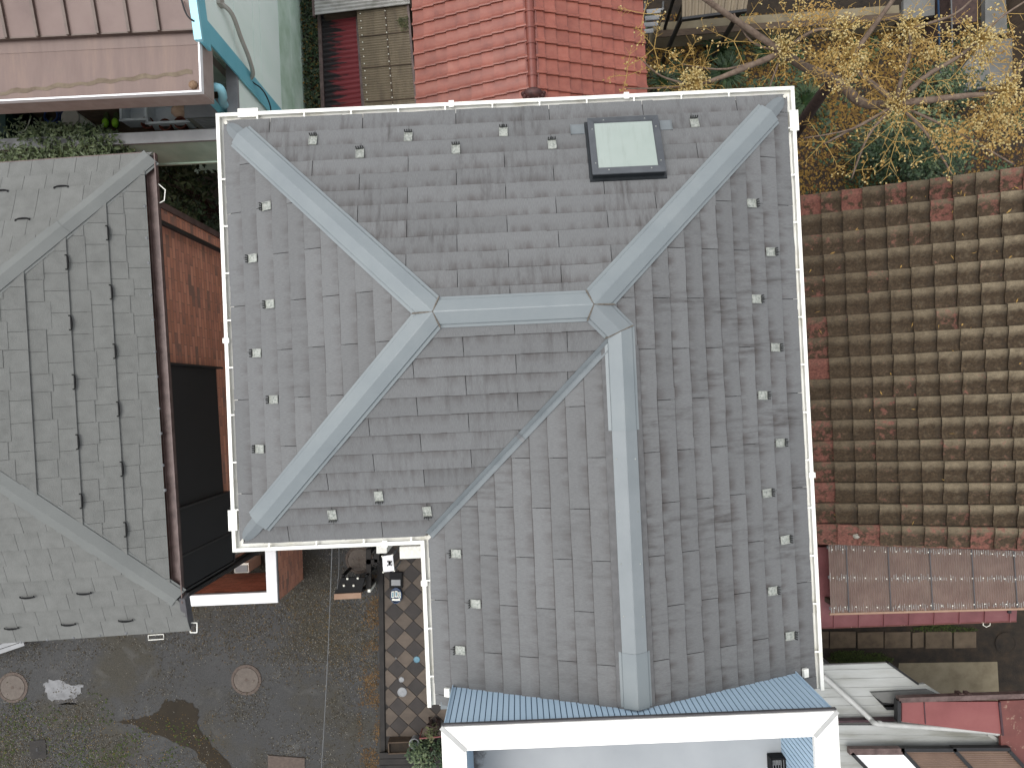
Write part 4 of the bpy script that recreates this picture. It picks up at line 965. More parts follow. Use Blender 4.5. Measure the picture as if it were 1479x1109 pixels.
for i, (u, v, lb) in enumerate(((213, 181, 'small terracotta pot left of the three behind the coping'), (239, 184, 'small terracotta pot in the middle of the three behind the coping'), (261, 181, 'small terracotta pot right of the three behind the coping'))):
    c = fl(u, v - 3, .15); t = thing('flower_pot', lb, 'pot', c, 'terracotta pots behind the coping')
    MB().lathe(c, [(.05, 0), (.075, .14), (.085, .14), (.085, .17), (.072, .17), (.066, .12)], 16).build('pot', MAT['terracotta'], t); MB().lathe((c.x, c.y, zfl + .11), [(.068, 0), (.05, .012)], 12).build('soil', MAT['soil'], t)
c = fl(28, 173, .2); t = thing('wire_basket', 'dark basket with a pale wire handle behind the shrub', 'basket', c)
MB().lathe(c, [(.15, 0), (.19, .25), (.17, .25), (.13, .03)], 18).build('basket_body', MAT['blackplastic'], t); MB().tube(bez([c + V((-.18, -.05, .25)), c + V((-.1, -.18, .27)), c + V((.12, -.18, .27)), c + V((.2, .02, .26))], 5), .008, 5).build('handle', MAT['whiteplastic'], t)
c = fl(74, 167, .1); m = MB()
for k in range(4): m.tube([V((c.x + (.15 - k * .02) * math.cos(a * pi / 9), c.y + (.15 - k * .02) * math.sin(a * pi / 9), zfl + .02 + k * .028)) for a in range(19)], .014, 5)
tag(m.build('hose_coil', MAT['bluehose'], None, smooth=True), 'coil of blue garden hose beside the cream bin', 'hose')
c = fl(0, 180, .4); tag(MB().box(c.x - .3, c.y, zfl + .22, .8, .3, .44, ROT).box(c.x - .3, c.y, zfl + .45, .84, .34, .03, ROT).build('storage_box', MAT['darkteal'], None), 'dark green storage box at the left edge behind the coping', 'box')

# ================================================================== foliage builders
def leaves(n, ctr, rad, size, mat, name, parent, shape='ell', asp=2.6, smooth=False, droop=.3, thr=0.0):
    """n single leaves, each two bent faces, through an uneven crown volume"""
    m = MB(); vv = []; ff = []; lob = [(random.uniform(-1, 1), random.uniform(-1, 1), random.uniform(-.6, 1), random.uniform(.45, .75)) for _ in range(7)]
    cnt = 0; tries = 0
    while cnt < n and tries < n * 30:
        tries += 1
        x_, y_, z_ = random.uniform(-1.15, 1.15), random.uniform(-1.15, 1.15), random.uniform(-1, 1.1)
        if not any((x_ - a * .6) ** 2 + (y_ - b * .6) ** 2 + (z_ - c2 * .6) ** 2 < r * r and (x_ - a * .6) ** 2 + (y_ - b * .6) ** 2 + (z_ - c2 * .6) ** 2 > (r * .45) ** 2 for a, b, c2, r in lob): continue
        p = V((ctr[0] + x_ * rad[0], ctr[1] + y_ * rad[1], max(ctr[2] + z_ * rad[2], .02)))
        L = size * random.uniform(.6, 1.3); an = random.uniform(0, 2 * pi); tl_ = random.uniform(-.5, .35) - droop * .3
        d = V((math.cos(an) * math.cos(tl_), math.sin(an) * math.cos(tl_), math.sin(tl_))); r = d.cross(V((0, 0, 1))).normalized(); up = r.cross(d); w_ = L / asp / 2
        roll = random.uniform(-.6, .6); r2 = r * math.cos(roll) + up * math.sin(roll)
        b = len(vv); tip = p + d * L - V((0, 0, L * droop * .4))
        vv += [p, p + d * L * .5 + r2 * w_, tip, p + d * L * .5 - r2 * w_, p + d * L * .5 - V((0, 0, w_ * .35))]
        ff += [(b, b + 1, b + 4), (b + 1, b + 2, b + 4), (b + 2, b + 3, b + 4), (b + 3, b, b + 4)]; cnt += 1
    m.raw(vv, ff); return m.build(name, mat, parent, kind='stuff')
def stems(ctr, rad, base, n, mat, parent, r=.018):
    m = MB()
    for i in range(n):
        t = V((ctr[0] + random.uniform(-.7, .7) * rad[0], ctr[1] + random.uniform(-.7, .7) * rad[1], ctr[2] + random.uniform(-.2, .6) * rad[2]))
        b = V((base[0] + random.uniform(-.1, .1), base[1] + random.uniform(-.1, .1), 0)); mid = (b + t) / 2 + V((random.uniform(-.1, .1), random.uniform(-.1, .1), .15))
        m.tube(bez([b, mid, t], 4), [r * (1 - .08 * k) for k in range(9)], 5)
    m.build('stems', mat, parent)
def shrub(name, label, cat, ctr, rad, n, size, mats, group=None, asp=2.6):
    t = thing(name, label, cat, (ctr[0], ctr[1], 0), group); stems(ctr, rad, ctr, 9, MAT['bark2'], t)
    for i, mt in enumerate(mats): leaves(n // len(mats), ctr, rad, size, MAT[mt], 'leaves', t, asp=asp)
    return t
c = at(100, 203, 4.1); shrub('evergreen_shrub', 'light green leafy shrub rising over the grey wall coping', 'shrub', (c.x, c.y - .15, 4.0), (.80, .31, .5), 6500, .07, ['leafmid', 'leafmid', 'leafmid', 'leafdark'])
c = at(172, 203, 4.0); shrub('evergreen_shrub', 'dark green shrub in front of the coping beside the green clogs', 'shrub', (c.x, c.y - .20, 3.9), (.36, .27, .5), 2200, .07, ['leafdark', 'leafdark', 'leafmid'])
c = at(236, 262, 3.0); shrub('broadleaf_shrub', 'dark broad leaved shrub between brick wall and mint wall', 'shrub', (c.x, c.y, 2.5), (.42, .5, 1.0), 1900, .10, ['leafdark', 'leafmid', 'leafmid'], asp=2.3)
c = at(300, 305, .5); shrub('low_hedge', 'small leaved dark hedge at the foot of the brick wall', 'hedge', (c.x, c.y, .4), (.5, .5, .5), 1500, .05, ['leafdark'], asp=1.8)
c = at(449, 70, 1.4); t = thing('hedge', 'dark hedge speckled with yellow leaves beside the mint wall', 'hedge', (c.x, c.y, 0))
hx0, hx1, hy0, hy1 = xM + .02, xM + .34, HL(at(450, 210, 1.4))[1], HL(at(450, -60, 1.4))[1]
MB().prism(hpoly([(hx0, hy0), (hx1, hy0), (hx1, hy1), (hx0, hy1)]), 0, 1.36).build('hedge_core', MAT['soil'], t)
for mt, n_, sz in (('leafdark', 1500, .035), ('leafolive', 500, .03), ('litter', 260, .028)):
    m = MB()
    for k in range(n_):
        p = HX(random.uniform(hx0, hx1), random.uniform(hy0, hy1), 1.36 + random.uniform(0, .12)); a = random.uniform(0, 6.28); d = V((math.cos(a), math.sin(a), random.uniform(-.4, .4))) * sz * random.uniform(.6, 1.2); r = V((-d.y, d.x, random.uniform(-.02, .02))) * .4
        m.face([p - d, p + r, p + d, p - r])
    m.build('leaves', MAT[mt], t, kind='stuff')
# fallen plank step below the shingle eave at the left edge
c = at(8, 945, .5); t = thing('timber_steps', 'weathered pale timber boards below the shingle eave at the left edge', 'boards', (c.x - .5, c.y, 0))
for i in range(4):
    o = HD(-.5, .13 - i * .09); MB().para((c.x - .42 + o.x, c.y - .10 + o.y, .46), (1.25, .42, 0), (-.025, .07, 0), (0, 0, .03)).build('board', MAT['ltgrey'], t)
for dx in (-.8, .1): MB().box(c.x + dx, c.y + .1 + dx * .3, .23, .08, .08, .46).build('leg', MAT['timber'], t)

# ================================================================== NORTH: sheds and the red tile house
def corr(name, P, n, amp, mat, parent, along='v', seg=6, sq=False):
    """corrugated sheet on four corners; waves are counted along u or v"""
    hf = (lambda a, b: amp * math.sin(2 * pi * n * (a if along == 'u' else b)))
    if sq: hf = (lambda a, b: amp * max(-1, min(1, 2.6 * math.sin(2 * pi * n * (a if along == 'u' else b)))))
    m = MB()
    if along == 'u': m.sheet(*P, n * seg, 1, hf)
    else: m.sheet(*P, 1, n * seg, hf)
    return m.build(name, mat, parent)
c = at(495, 90, 0); t = thing('red_shed', 'low shed with soot stained red ribbed roof', 'shed', (c.x, c.y, 0))
P = [at(470, 163, 1.45), at(523, 155, 1.55), at(513, 18, 1.55), at(464, 24, 1.45)]
corr('roof_sheet', P, 19, .012, MAT['shedred'], t, 'v', 8, True)
m = MB(); m.bar(P[0] + V((-.03, -.1, .03)), P[3] + V((-.03, .03, .03)), .06, .07); m.build('gutter', MAT['brown'], t)
m = MB(); m.bar(P[1] + V((.03, -.1, .03)), P[2] + V((.03, .03, .03)), .05, .05); m.build('edge_trim', MAT['brown'], t)
m = MB(); m.bar(P[3] + V((0, .03, .04)), P[2] + V((.05, .03, .04)), .03, .05); m.build('ridge_trim', MAT['maroontrim'], t)
for p in P: MB().box(p.x * .985, p.y, p.z / 2 - .03, .06, .06, p.z - .06, ROT).build('post', MAT['timber'], t)
c = at(560, 90, 0); t = thing('tan_lean_to', 'lean-to with tan corrugated sheets and rows of white screws', 'lean-to', (c.x, c.y, 0))
P = [at(527, 163, 1.75), at(601, 158, 1.9), at(588, 3, 1.9), at(515, 12, 1.75)]
def lerp2(a, b): return (P[0] * (1 - a) + P[1] * a) * (1 - b) + (P[3] * (1 - a) + P[2] * a) * b
bs = [0, .10, .42, .72, 1.0]
for i in range(4):
    for (a0, a1) in ((0, .56), (.56, 1)):
        b0, b1 = bs[i], bs[i + 1]; d = V((0, 0, .006 * ((i + (a0 > 0)) % 2)))
        corr('roof_sheet', [lerp2(a0, b0) + d, lerp2(a1, b0) + d, lerp2(a1, b1 + (.004 if i < 3 else 0)) + d, lerp2(a0, b1 + (.004 if i < 3 else 0)) + d], max(3, int((b1 - b0) * 46)), .007, MAT['tansheet'], t, 'v', 6)
for i in range(3):
    a = lerp2(.02, bs[i + 1]); b = lerp2(.98, bs[i + 1]); MB().bar(a + V((0, 0, .018)), b + V((0, 0, .018)), .016, .01).build('batten', MAT['timber'], t)
MB().bar(lerp2(.56, 0) + V((0, 0, .02)), lerp2(.56, 1) + V((0, 0, .02)), .02, .01).build('batten', MAT['timber'], t)
sw = MB().lathe((0, 0, 0), [(.010, 0), (.010, .006), (.005, .01)], 6).mesh('screw'); sw.materials.append(MAT['whiteplastic'])
for a in (.07, .56):
    for k in range(14): inst('screw', sw, t, lerp2(a, .05 + k * .068) + V((0, 0, .02)))
m = MB(); m.bar(P[1] + V((.01, 0, .03)), P[2] + V((.01, 0, .03)), .035, .05); m.build('gutter', MAT['brown'], t)
for p in P: MB().box(p.x, p.y + .03, p.z / 2 - .03, .06, .06, p.z - .06, ROT).build('post', MAT['timber'], t)
c = at(583, 35, 1.95); leaves(160, (c.x, c.y, 1.93), (.10, .12, .05), .035, MAT['leafolive'], 'weed_clump', None); w_ = bpy.context.scene.objects[-1] if False else None
for o in list(COL.objects):
    if o.name.startswith('weed_clump'): tag(o, 'clump of yellow green weed growing on the tan sheets', 'weeds')
c = at(520, 0, 0); t = thing('white_lean_to', 'white corrugated roof at the top edge above the red shed', 'lean-to', (c.x, c.y, 0))
P = [at(455, 22, 1.75), at(592, 6, 1.97), at(586, -90, 1.97), at(450, -80, 1.75)]
corr('roof_sheet', P, 20, .012, MAT['whitesheet'], t, 'v', 6); MB().prism([(P[0].x + .1, P[0].y + .05), (P[1].x - .1, P[1].y + .05), (P[2].x - .1, P[2].y), (P[3].x + .1, P[3].y)], 0, 1.6).build('wall', MAT['timber'], t)
m = MB(); m.bar(P[0] + V((-.02, -.02, .0)), P[3] + V((-.02, 0, 0)), .04, .06); m.build('gutter', MAT['brown'], t)

# red tile house
zR = 2.9
xr0, xr1 = HL(at(601, 100, zR))[0], HL(at(931, 100, zR))[0]; yR0 = HL(at(770, 140, 3.5))[1] - .16; yR1 = HL(at(770, -70, 3.0))[1]
hR = (xr1 - xr0) / 2; xrm = (xr0 + xr1) / 2
th_ = thing('tile_house', 'house with glossy red clay tile gable roof', 'house', HX(xrm, (yR0 + yR1) / 2, 0))
frW = Face((xr0, yR0), (0, 1), (1, 0), .42, zR); frE = Face((xr1, yR0), (0, 1), (-1, 0), .42, zR)
def tile_mesh(name, wd, ex, prof, rise, th, mat, ov=.035):
    m = MB(); lo = [V((t * wd, 0, h + rise)) for t, h in prof]; hi = [V((t * wd, ex + ov, h + .002)) for t, h in prof]; un = [p - V((0, -.003, th)) for p in lo]; n = len(prof)
    m.raw(lo + hi, [(i, i + 1, n + i + 1, n + i) for i in range(n - 1)]); m.raw(un + lo, [(i, i + 1, n + i + 1, n + i) for i in range(n - 1)])
    e = lo[-1], hi[-1]; m.face([e[0], e[0] - V((0, 0, th)), e[1] - V((0, 0, th)), e[1]]); e = lo[0], hi[0]; m.face([e[1], e[1] - V((0, 0, th)), e[0] - V((0, 0, th)), e[0]])
    me = m.mesh(name); me.materials.append(mat); me.polygons.foreach_set('use_smooth', [i < n - 1 for i in range(len(me.polygons))]); return me
TW = .218; TE = .182
pr1 = [(0, .030), (.05, .036), (.13, .030), (.24, .010), (.36, .003), (.6, .004), (.85, .004), (1.0, .002)]
tmE = tile_mesh('roof_tile', TW, TE, pr1, .032, .024, MAT['redtile']); tmW = tile_mesh('roof_tile', TW, TE, [(1 - t, h) for t, h in pr1][::-1], .032, .024, MAT['redtile'])
for f, me in ((frW, tmW), (frE, tmE)):
    R = f.mx(); nq = int(hR / (TE * f.ca)); npp = int((yR1 - yR0) / TW) + 1
    for i in range(npp):
        for j in range(nq + 1):
            q = j * TE * f.ca
            if q > hR - .09: continue
            p = i * TW + (TW if f.flip else 0)
            inst('roof_tile', me, th_, f.P(p, q, .004 + random.uniform(0, .002)), R)
m = MB()
for f in (frW, frE): m.slab([f.P(.0, .01, -.02), f.P(yR1 - yR0, .01, -.02), f.P(yR1 - yR0, hR, -.02), f.P(.0, hR, -.02)], (0, 0, -.04))
m.build('roof_deck', MAT['deck'], th_)
MB().prism(hpoly([(xr0 + .3, yR0 + .1), (xr1 - .3, yR0 + .1), (xr1 - .3, yR1), (xr0 + .3, yR1)]), 0, zR - .02).build('wall', MAT['wallwhite'], th_)
zrr = zR + .42 * hR
for s_ in (-1, 1): MB().para(HX(xrm + s_ * .075 - .012, yR0 + .06, zrr - .04), HD(.024, 0), HD(0, yR1 - yR0 - .06), V((0, 0, .05))).build('ridge_base', MAT['redridge'], th_)
rl = .225; k = 0; y_ = yR0 + .19
while y_ < yR1 - .02:
    m = MB(); n = 8
    for (a, b, r) in ((0, rl, .062), (rl - .028, rl, .074)):
        P = [HX(xrm + r * math.cos(pi * i / n), y_ + q, zrr + .012 + r * math.sin(pi * i / n) * .9) for q in (a, b) for i in range(n + 1)]
        m.raw(P, [(i, i + 1, n + 2 + i, n + 1 + i) for i in range(n)])
    m.build('ridge_tile', MAT['redridge'], th_, smooth=True); y_ += rl - .004
m = MB(); c = HX(xrm, yR0 + .15, zrr + .03); m.lathe(c, [(.13, -.06), (.14, .0), (.11, .06), (.06, .085), (.0, .09)], 14, sx=1.0, sy=.55)
for i in range(7):
    a = pi + pi * i / 6; q = HD(.14 * math.cos(a), .075 * math.sin(a)); m.lathe((c.x + q.x, c.y + q.y, c.z - .03), [(.03, 0), (.034, .03), (.015, .06), (0, .065)], 8)
m.build('ridge_end_ornament', MAT['reddark'], th_, smooth=True)
m = MB(); n = 8; r = .05; P = [HX(xrm + r * math.cos(pi * i / n), yR0 + q, zrr - .0 + r * math.sin(pi * i / n)) for q in (-.06, .12) for i in range(n + 1)]; m.raw(P, [(i, i + 1, n + 2 + i, n + 1 + i) for i in range(n)]); m.build('ridge_tile', MAT['redridge'], th_, smooth=True)

# ================================================================== EAST NEIGHBOUR: mossy cement tile roof
zB = 2.9
xb0 = HL(at(1150, 520, zB))[0] - .12
yb1 = HL(at(1165, 287, zB))[1]; yb0 = HL(at(1175, 782, zB))[1]
bh = thing('mossy_house', 'house with dark mossy brown cement tile roof', 'house', HX(xb0 + 2, (yb0 + yb1) / 2, 0))
fB = Face((xb0, yb0), (0, 1), (1, 0), .36, zB)
NB = 17; BWD = (yb1 - yb0) / NB; BEX = .272
pr2 = [(0, .072), (.03, .098), (.075, .100), (.11, .088), (.20, .090), (.32, .074), (.46, .044), (.62, .014), (.76, .0), (1.0, .002)]
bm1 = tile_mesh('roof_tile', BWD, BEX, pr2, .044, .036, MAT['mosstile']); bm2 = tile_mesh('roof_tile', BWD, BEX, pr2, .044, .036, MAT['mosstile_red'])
R = fB.mx()
for i in range(NB):
    for j in range(14):
        q = j * BEX * fB.ca; p = i * BWD + (BWD if fB.flip else 0)
        edge = i in (0, NB - 1) or (j < 2 and random.random() < .6) or (i == NB - 2 and random.random() < .15)
        jr = Matrix.Rotation(random.gauss(0, .012), 3, fB.nm) @ Matrix.Rotation(random.gauss(0, .012), 3, fB.a3); q -= abs(random.gauss(0, .006)) + (random.uniform(.01, .03) if random.random() < .04 else 0)
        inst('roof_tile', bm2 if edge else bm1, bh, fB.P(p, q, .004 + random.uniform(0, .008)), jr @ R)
m = MB(); m.slab([fB.P(.02, .0, -.02), fB.P(yb1 - yb0 - .02, .0, -.02), fB.P(yb1 - yb0 - .02, 3.6, -.02), fB.P(.02, 3.6, -.02)], (0, 0, -.06)); m.build('roof_deck', MAT['deck'], bh)
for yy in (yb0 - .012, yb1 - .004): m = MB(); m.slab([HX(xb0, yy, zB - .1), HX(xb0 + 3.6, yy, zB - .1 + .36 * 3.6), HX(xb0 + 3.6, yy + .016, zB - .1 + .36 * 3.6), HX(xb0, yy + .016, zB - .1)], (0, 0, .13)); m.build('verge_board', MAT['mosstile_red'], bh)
MB().prism(hpoly([(xb0 + .45, yb0 + .2), (xb0 + 3.6, yb0 + .2), (xb0 + 3.6, yb1 - .2), (xb0 + .45, yb1 - .2)]), 0, zB + .1).build('wall', MAT['timber'], bh)
c = at(1238, 773, 3.1); tag(MB().lathe((c.x, c.y, 0), [(.045, 0), (.05, .02), (.03, .05), (.004, .06)], 9, sx=1.2).build('pale_stone', MAT['stone_a'], None, org=(c.x, c.y, 0)), 'pale round stone lying on the lower red edge tiles', 'stone')
bpy.data.objects['pale_stone'].location = fB.P(*fB.pq(1238, 773, .03), .02)
m = MB()
for i in range(150):                                   # twigs and leaves blown onto the tiles
    p = (yb1 - yb0) * (1 - random.random() ** 2.2); q = random.uniform(.1, 3.4); L = random.uniform(.01, .05); a = random.uniform(0, 6.28); w_ = random.uniform(.003, .011)
    d = fB.a3 * math.cos(a) + fB.up * math.sin(a); r = fB.nm.cross(d); c = fB.P(p, q, .048); m.face([c - d * L, c + r * w_, c + d * L, c - r * w_])
tag(m.build('blown_leaves', MAT['seed'], None), 'small dried leaves and twigs scattered over the mossy tiles', 'leaves', kind='stuff')

# polycarbonate lean-to below it
c = at(1330, 840, 0); t = thing('plastic_lean_to', 'lean-to of brown corrugated plastic sheets dotted with white screws', 'lean-to', (c.x, c.y, 0))
P = [at(1200, 885, 2.35), at(1530, 876, 2.35), at(1524, 797, 2.62), at(1196, 786, 2.62)]
us = [0, .078, .262, .445, .63, .815, 1.0]
for i in range(6):
    a0, a1 = us[i], us[i + 1] + (.01 if i < 5 else 0); d = V((0, 0, .005 * (i % 2)))
    corr('roof_sheet', [lerp2(a0, 0) + d, lerp2(a1, 0) + d, lerp2(a1, 1) + d, lerp2(a0, 1) + d], max(4, int((a1 - a0) * 100)), .008, MAT['poly'], t, 'u', 6)
for a in us[1:-1]: MB().bar(lerp2(a, .01) + V((0, 0, .016)), lerp2(a, .99) + V((0, 0, .016)), .016, .006).build('lap_strip', MAT['trimdark'], t)
for a in us[1:-1]: MB().bar(lerp2(a, .01) - V((0, 0, .012)), lerp2(a, .99) - V((0, 0, .012)), .03, .06).build('rafter', MAT['trimdark'], t)
for b in (.06, .52, .95): MB().bar(lerp2(0, b) - V((0, 0, .014)), lerp2(1, b) - V((0, 0, .014)), .04, .04).build('purlin', MAT['ltgrey'], t)
for b in (.08, .52, .93):
    for k in range(21): inst('screw', sw, t, lerp2(.015 + k * .047, b + .01 * math.sin(k)) + V((0, 0, .012)))
m = MB()
for b in (.06, .52, .95):
    for k in range(98):
        if random.random() < .9:
            a = (k + .25) / 100; l = random.uniform(.015, .06); bb = b + random.uniform(-.02, .02); p, q = lerp2(a, bb - l), lerp2(a, min(bb + l, 1)); r = V((.006, 0, 0)); u_ = V((0, 0, .0105))
            m.face([p - r + u_, p + r + u_, q + r + u_, q - r + u_])
o = m.build('chalky_residue', MAT['chalk'], t); o['kind'] = 'stuff'
m = MB(); m.bar(P[0] + V((-.02, -.015, .012)), P[1] + V((0, -.015, .012)), .03, .035); m.build('eave_trim', MAT['cardboard'], t)
for a in (.03, .45, .9): g = lerp2(a, .1); MB().box(g.x, g.y, 1.15, .07, .07, 2.3, ROT).build('post', MAT['timber'], t)
c = at(1330, 893, 0); t = thing('maroon_shed', 'shed with narrow maroon ribbed metal roof under the plastic lean-to', 'shed', (c.x, c.y, 0))
P = [at(1150, 908, 1.95), at(1468, 897, 1.95), at(1474, 790, 2.1), at(1150, 790, 2.1)]
m = MB(); m.slab([P[0], P[1], P[2], P[3]], (0, 0, -.03)); m.build('roof_sheet', MAT['maroon'], t)
for k in range(9):
    a = .17 + k * .114
    if a < 1: MB().bar(lerp2(a, 0) + V((0, 0, .022)), lerp2(a, 1) + V((0, 0, .022)), .02, .022).build('roof_rib', MAT['maroon'], t)
MB().bar(P[0] + V((0, 0, .006)), P[1] + V((0, 0, .006)), .02, .06).build('eave_trim', MAT['redpeel'], t)
MB().prism([(P[0].x, P[0].y + .1), (P[1].x - .1, P[1].y + .1), (P[2].x - .1, P[2].y), (P[3].x, P[3].y)], 0, 1.9).build('wall', MAT['redpeel'], t)
m = MB(); c = at(1420, 898, 1.9); m.tube([c, c + V((0, -.05, 0)), c + V((.05, -.08, 0)), c + V((.11, -.05, 0)), c + V((.11, 0, 0))], .006, 5); m.build('gutter_bracket', MAT['whiteplastic'], t)
m = MB(); c = at(1458, 882, 1.99); m.box(c.x, c.y, 1.985, .05, .07, .03); m.build('vent', MAT['black'], t)
# paving stones in the passage
ps = sheet_obj('stone_path', [at(1185, 908, 0), at(1425, 904, 0), at(1427, 944, 0), at(1187, 946, 0)], .008, MAT['soil'])
WL[ps] = V(ps.location)
for (u0, u1) in ((1150, 1197), (1199, 1236), (1239, 1276), (1278, 1315), (1318, 1334), (1337, 1375), (1378, 1410)):
    a, b, c, d = at(u0, 936, .03), at(u1, 935 + random.uniform(-1, 1), .03), at(u1, 912, .03), at(u0, 913 + random.uniform(-1, 1), .03)
    MB().slab([a, b, c, d], (0, 0, -.03)).build('paving_stone', MAT['paver'], ps)
for n_, (u, v, rx, ry, cn) in enumerate(((1245, 950, .55, .12, 1500), (1360, 906, .6, .07, 500))):
    c = at(u, v, 0); o = leaves(cn, (c.x, c.y, .02), (rx, ry, .07), .035, MAT['mossg'], 'moss_patch', None, asp=1.6); tag(o, ['mossy green ground cover beside the paving stones and white roof', 'strip of moss below the maroon roof edge'][n_], 'moss')
c = at(1452, 928, 0); t = thing('drain_cover', 'round dark drain cover in the passage right of the paving stones', 'cover', (c.x, c.y, .004))
MB().lathe((c.x, c.y, .004), [(.2, 0), (.2, .02), (.17, .022), (.165, .016), (.0, .016)], 24).build('lid', MAT['soil'], t)

# ================================================================== SOUTH-EAST: white roofs and red painted roof
c = at(1230, 1000, 0); t = thing('white_roof_shed', 'shed with stained white metal roof below the blue balcony', 'shed', (c.x, c.y, 0))
zA = 2.6
poly = [at(1120, 963, zA), at(1283, 957, zA), at(1327, 988, zA), at(1336, 987, zA), at(1375, 1012, zA), at(1375, 1043, zA), at(1120, 1043, zA)]
MB().slab(poly, (0, 0, -.05)).build('roof_sheet', MAT['whiteroof'], t)
for k in range(6):
    v_ = 968 + k * 13; a, b = at(1125, v_ + 2, zA), at(1295 + k * 11 if k < 4 else 1300, v_ - 2, zA); MB().bar(a + V((0, 0, .012)), b + V((0, 0, .012)), .03, .012).build('roof_rib', MAT['whiteroof'], t)
MB().bar(at(1283, 957, zA + .02), at(1327, 988, zA + .02), .03, .08).build('verge_trim', MAT['black'], t)
MB().slab([at(1258, 1000, zA + .05), at(1340, 996, zA + .05), at(1364, 1007, zA + .05), at(1297, 1016, zA + .05), at(1275, 1014, zA + .05)], (0, 0, -.05)).build('raised_panel', MAT['concgrey'], t)
MB().slab([at(1258, 1001, zA + .012), at(1275, 1014, zA + .012), at(1300, 1015, zA + .012), at(1300, 1025, zA + .012), at(1281, 1025, zA + .012)], (0, 0, -.008)).build('vent_gap', MAT['black'], t)
for u, v in ((1190, 1043), (1290, 1043)): g = at(u, v, zA); MB().box(g.x, g.y, zA / 2 - .03, .07, .07, zA - .06, ROT).build('post', MAT['ltgrey'], t)
c = at(1330, 1080, 0); t = thing('white_roof_annex', 'annex with clean white panel roof and white rain pipe', 'shed', (c.x, c.y, 0))
zC = 2.75
polyb = [at(1120, 1047, zC), at(1265, 1047, zC), at(1432, 1060, zC), at(1500, 1106, zC), at(1520, 1330, zC), at(1120, 1330, zC)]
MB().slab(polyb, (0, 0, -.05)).build('roof_sheet', MAT['whiteroof'], t)
MB().bar(at(1120, 1044, zC + .01), at(1300, 1040, zC + .01), .03, .1).build('edge_trim', MAT['maroontrim'], t)
for k in range(4): a, b = at(1125, 1058 + k * 8, zC), at(1420, 1064 + k * 8, zC); MB().bar(a + V((0, 0, .006)), b + V((0, 0, .006)), .012, .006).build('panel_joint', MAT['whiteroof'], t)
MB().tube(bez([at(1188, 975, zA + .08), at(1225, 1008, zA + .1), at(1255, 1036, zA + .14), at(1264, 1044, zC + .1), at(1280, 1046, zC + .1), at(1360, 1051, zC + .1), at(1436, 1057, zC + .1), at(1446, 1062, zC + .08), at(1449, 1076, zC - .1)], 5), .038, 10).build('rain_pipe', MAT['pipe'], t, smooth=True)
for (u, v) in ((1268, 1044.5), (1435, 1057)): a = at(u, v, zC + .1); MB().tube([a, a + V((.05, -.004, 0))], .045, 10).build('pipe_collar', MAT['pipe'], t)
MB().prism([(p.x, min(p.y, -6.1)) for p in polyb[:2]] + [(7.4, -6.1), (7.4, -7.6), (polyb[0].x, -7.6)], 0, zC - .06).build('wall', MAT['wallwhite'], t)
MB().bar(at(1428, 1060, zC + .03), at(1500, 1108, zC + .03), .05, .05).build('verge_trim', MAT['pipe'], t)
zD = 2.95
for i, (us_, mt) in enumerate((((1229, 1303), 'whiteroof'), ((1303, 1378), 'brownpoly'), ((1378, 1456), 'brownpoly'))):
    a, b = us_; lo = 75 + i * 8
    q = [at(a, 1086 - (i > 0) * 1.5 - i, zD), at(b, 1085.5 - (i > 0) * 1 - i, zD), at(b + 62, 1150, zD), at(a + 62, 1150, zD)]
    if mt == 'brownpoly': sh_ = corr('skylight_sheet', [q[3], q[2], q[1], q[0]], 22, .006, MAT[mt], t, 'v', 6)
    else: sh_ = MB().slab(q, (0, 0, -.02)).build('skylight_sheet', MAT['coppaint'], t)
    MB().bar(q[0] + V((0, 0, .03)), q[3] + V((0, 0, .03)), .05, .08).build('skylight_bar', MAT['black'], sh_)
    MB().bar(q[0] + V((-.03, .02, .03)), q[1] + V((.02, .02, .03)), .05 if i else .09, .09).build('skylight_head', MAT['black'] if i else MAT['brown'], sh_)
MB().bar(q[1] + V((0, 0, .03)), q[2] + V((0, 0, .03)), .05, .08).build('skylight_bar', MAT['black'], sh_)
c = at(1400, 1040, 0); t = thing('red_roof_shed', 'shed with peeling red painted metal roof and dark edge', 'shed', (c.x, c.y, 0))
zF = 2.9
MB().slab([at(1303, 1013, zF), at(1443, 1013, zF), at(1448, 1060, zF), at(1303, 1042, zF)], (0, 0, -.05)).build('roof_sheet', MAT['redpaint'], t)
MB().slab([at(1444.5, 1012, zF + .004), at(1540, 1008, zF + .004), at(1540, 1260, zF + .004), at(1449.5, 1260, zF + .004)], (0, 0, -.05)).build('roof_sheet', MAT['redpeel'], t)
MB().bar(at(1299, 1011, zF + .05), at(1540, 1003, zF + .05), .07, .1).build('edge_trim', MAT['brown'], t)
MB().bar(at(1299, 1012, zF + .05), at(1299, 1043, zF + .05), .05, .1).build('edge_trim', MAT['black'], t)
MB().bar(at(1444, 1014, zF + .02), at(1449, 1062, zF + .02), .03, .03).build('roof_seam', MAT['maroontrim'], t)
MB().bar(at(1335, 1014, zF + .012), at(1337, 1045, zF + .012), .012, .012).build('roof_seam', MAT['maroontrim'], t)
for u in (1385, 1397): MB().box(*at(u, 1004, zF - .05), .06, .10, .12).build('bracket', MAT['brown'], t)
for u, v in ((1320, 1240), (1440, 1240), (1530, 1240)): g = at(u, v, zF); MB().box(g.x, g.y, zF / 2 - .03, .08, .08, zF - .06, ROT).build('post', MAT['brown'], t)

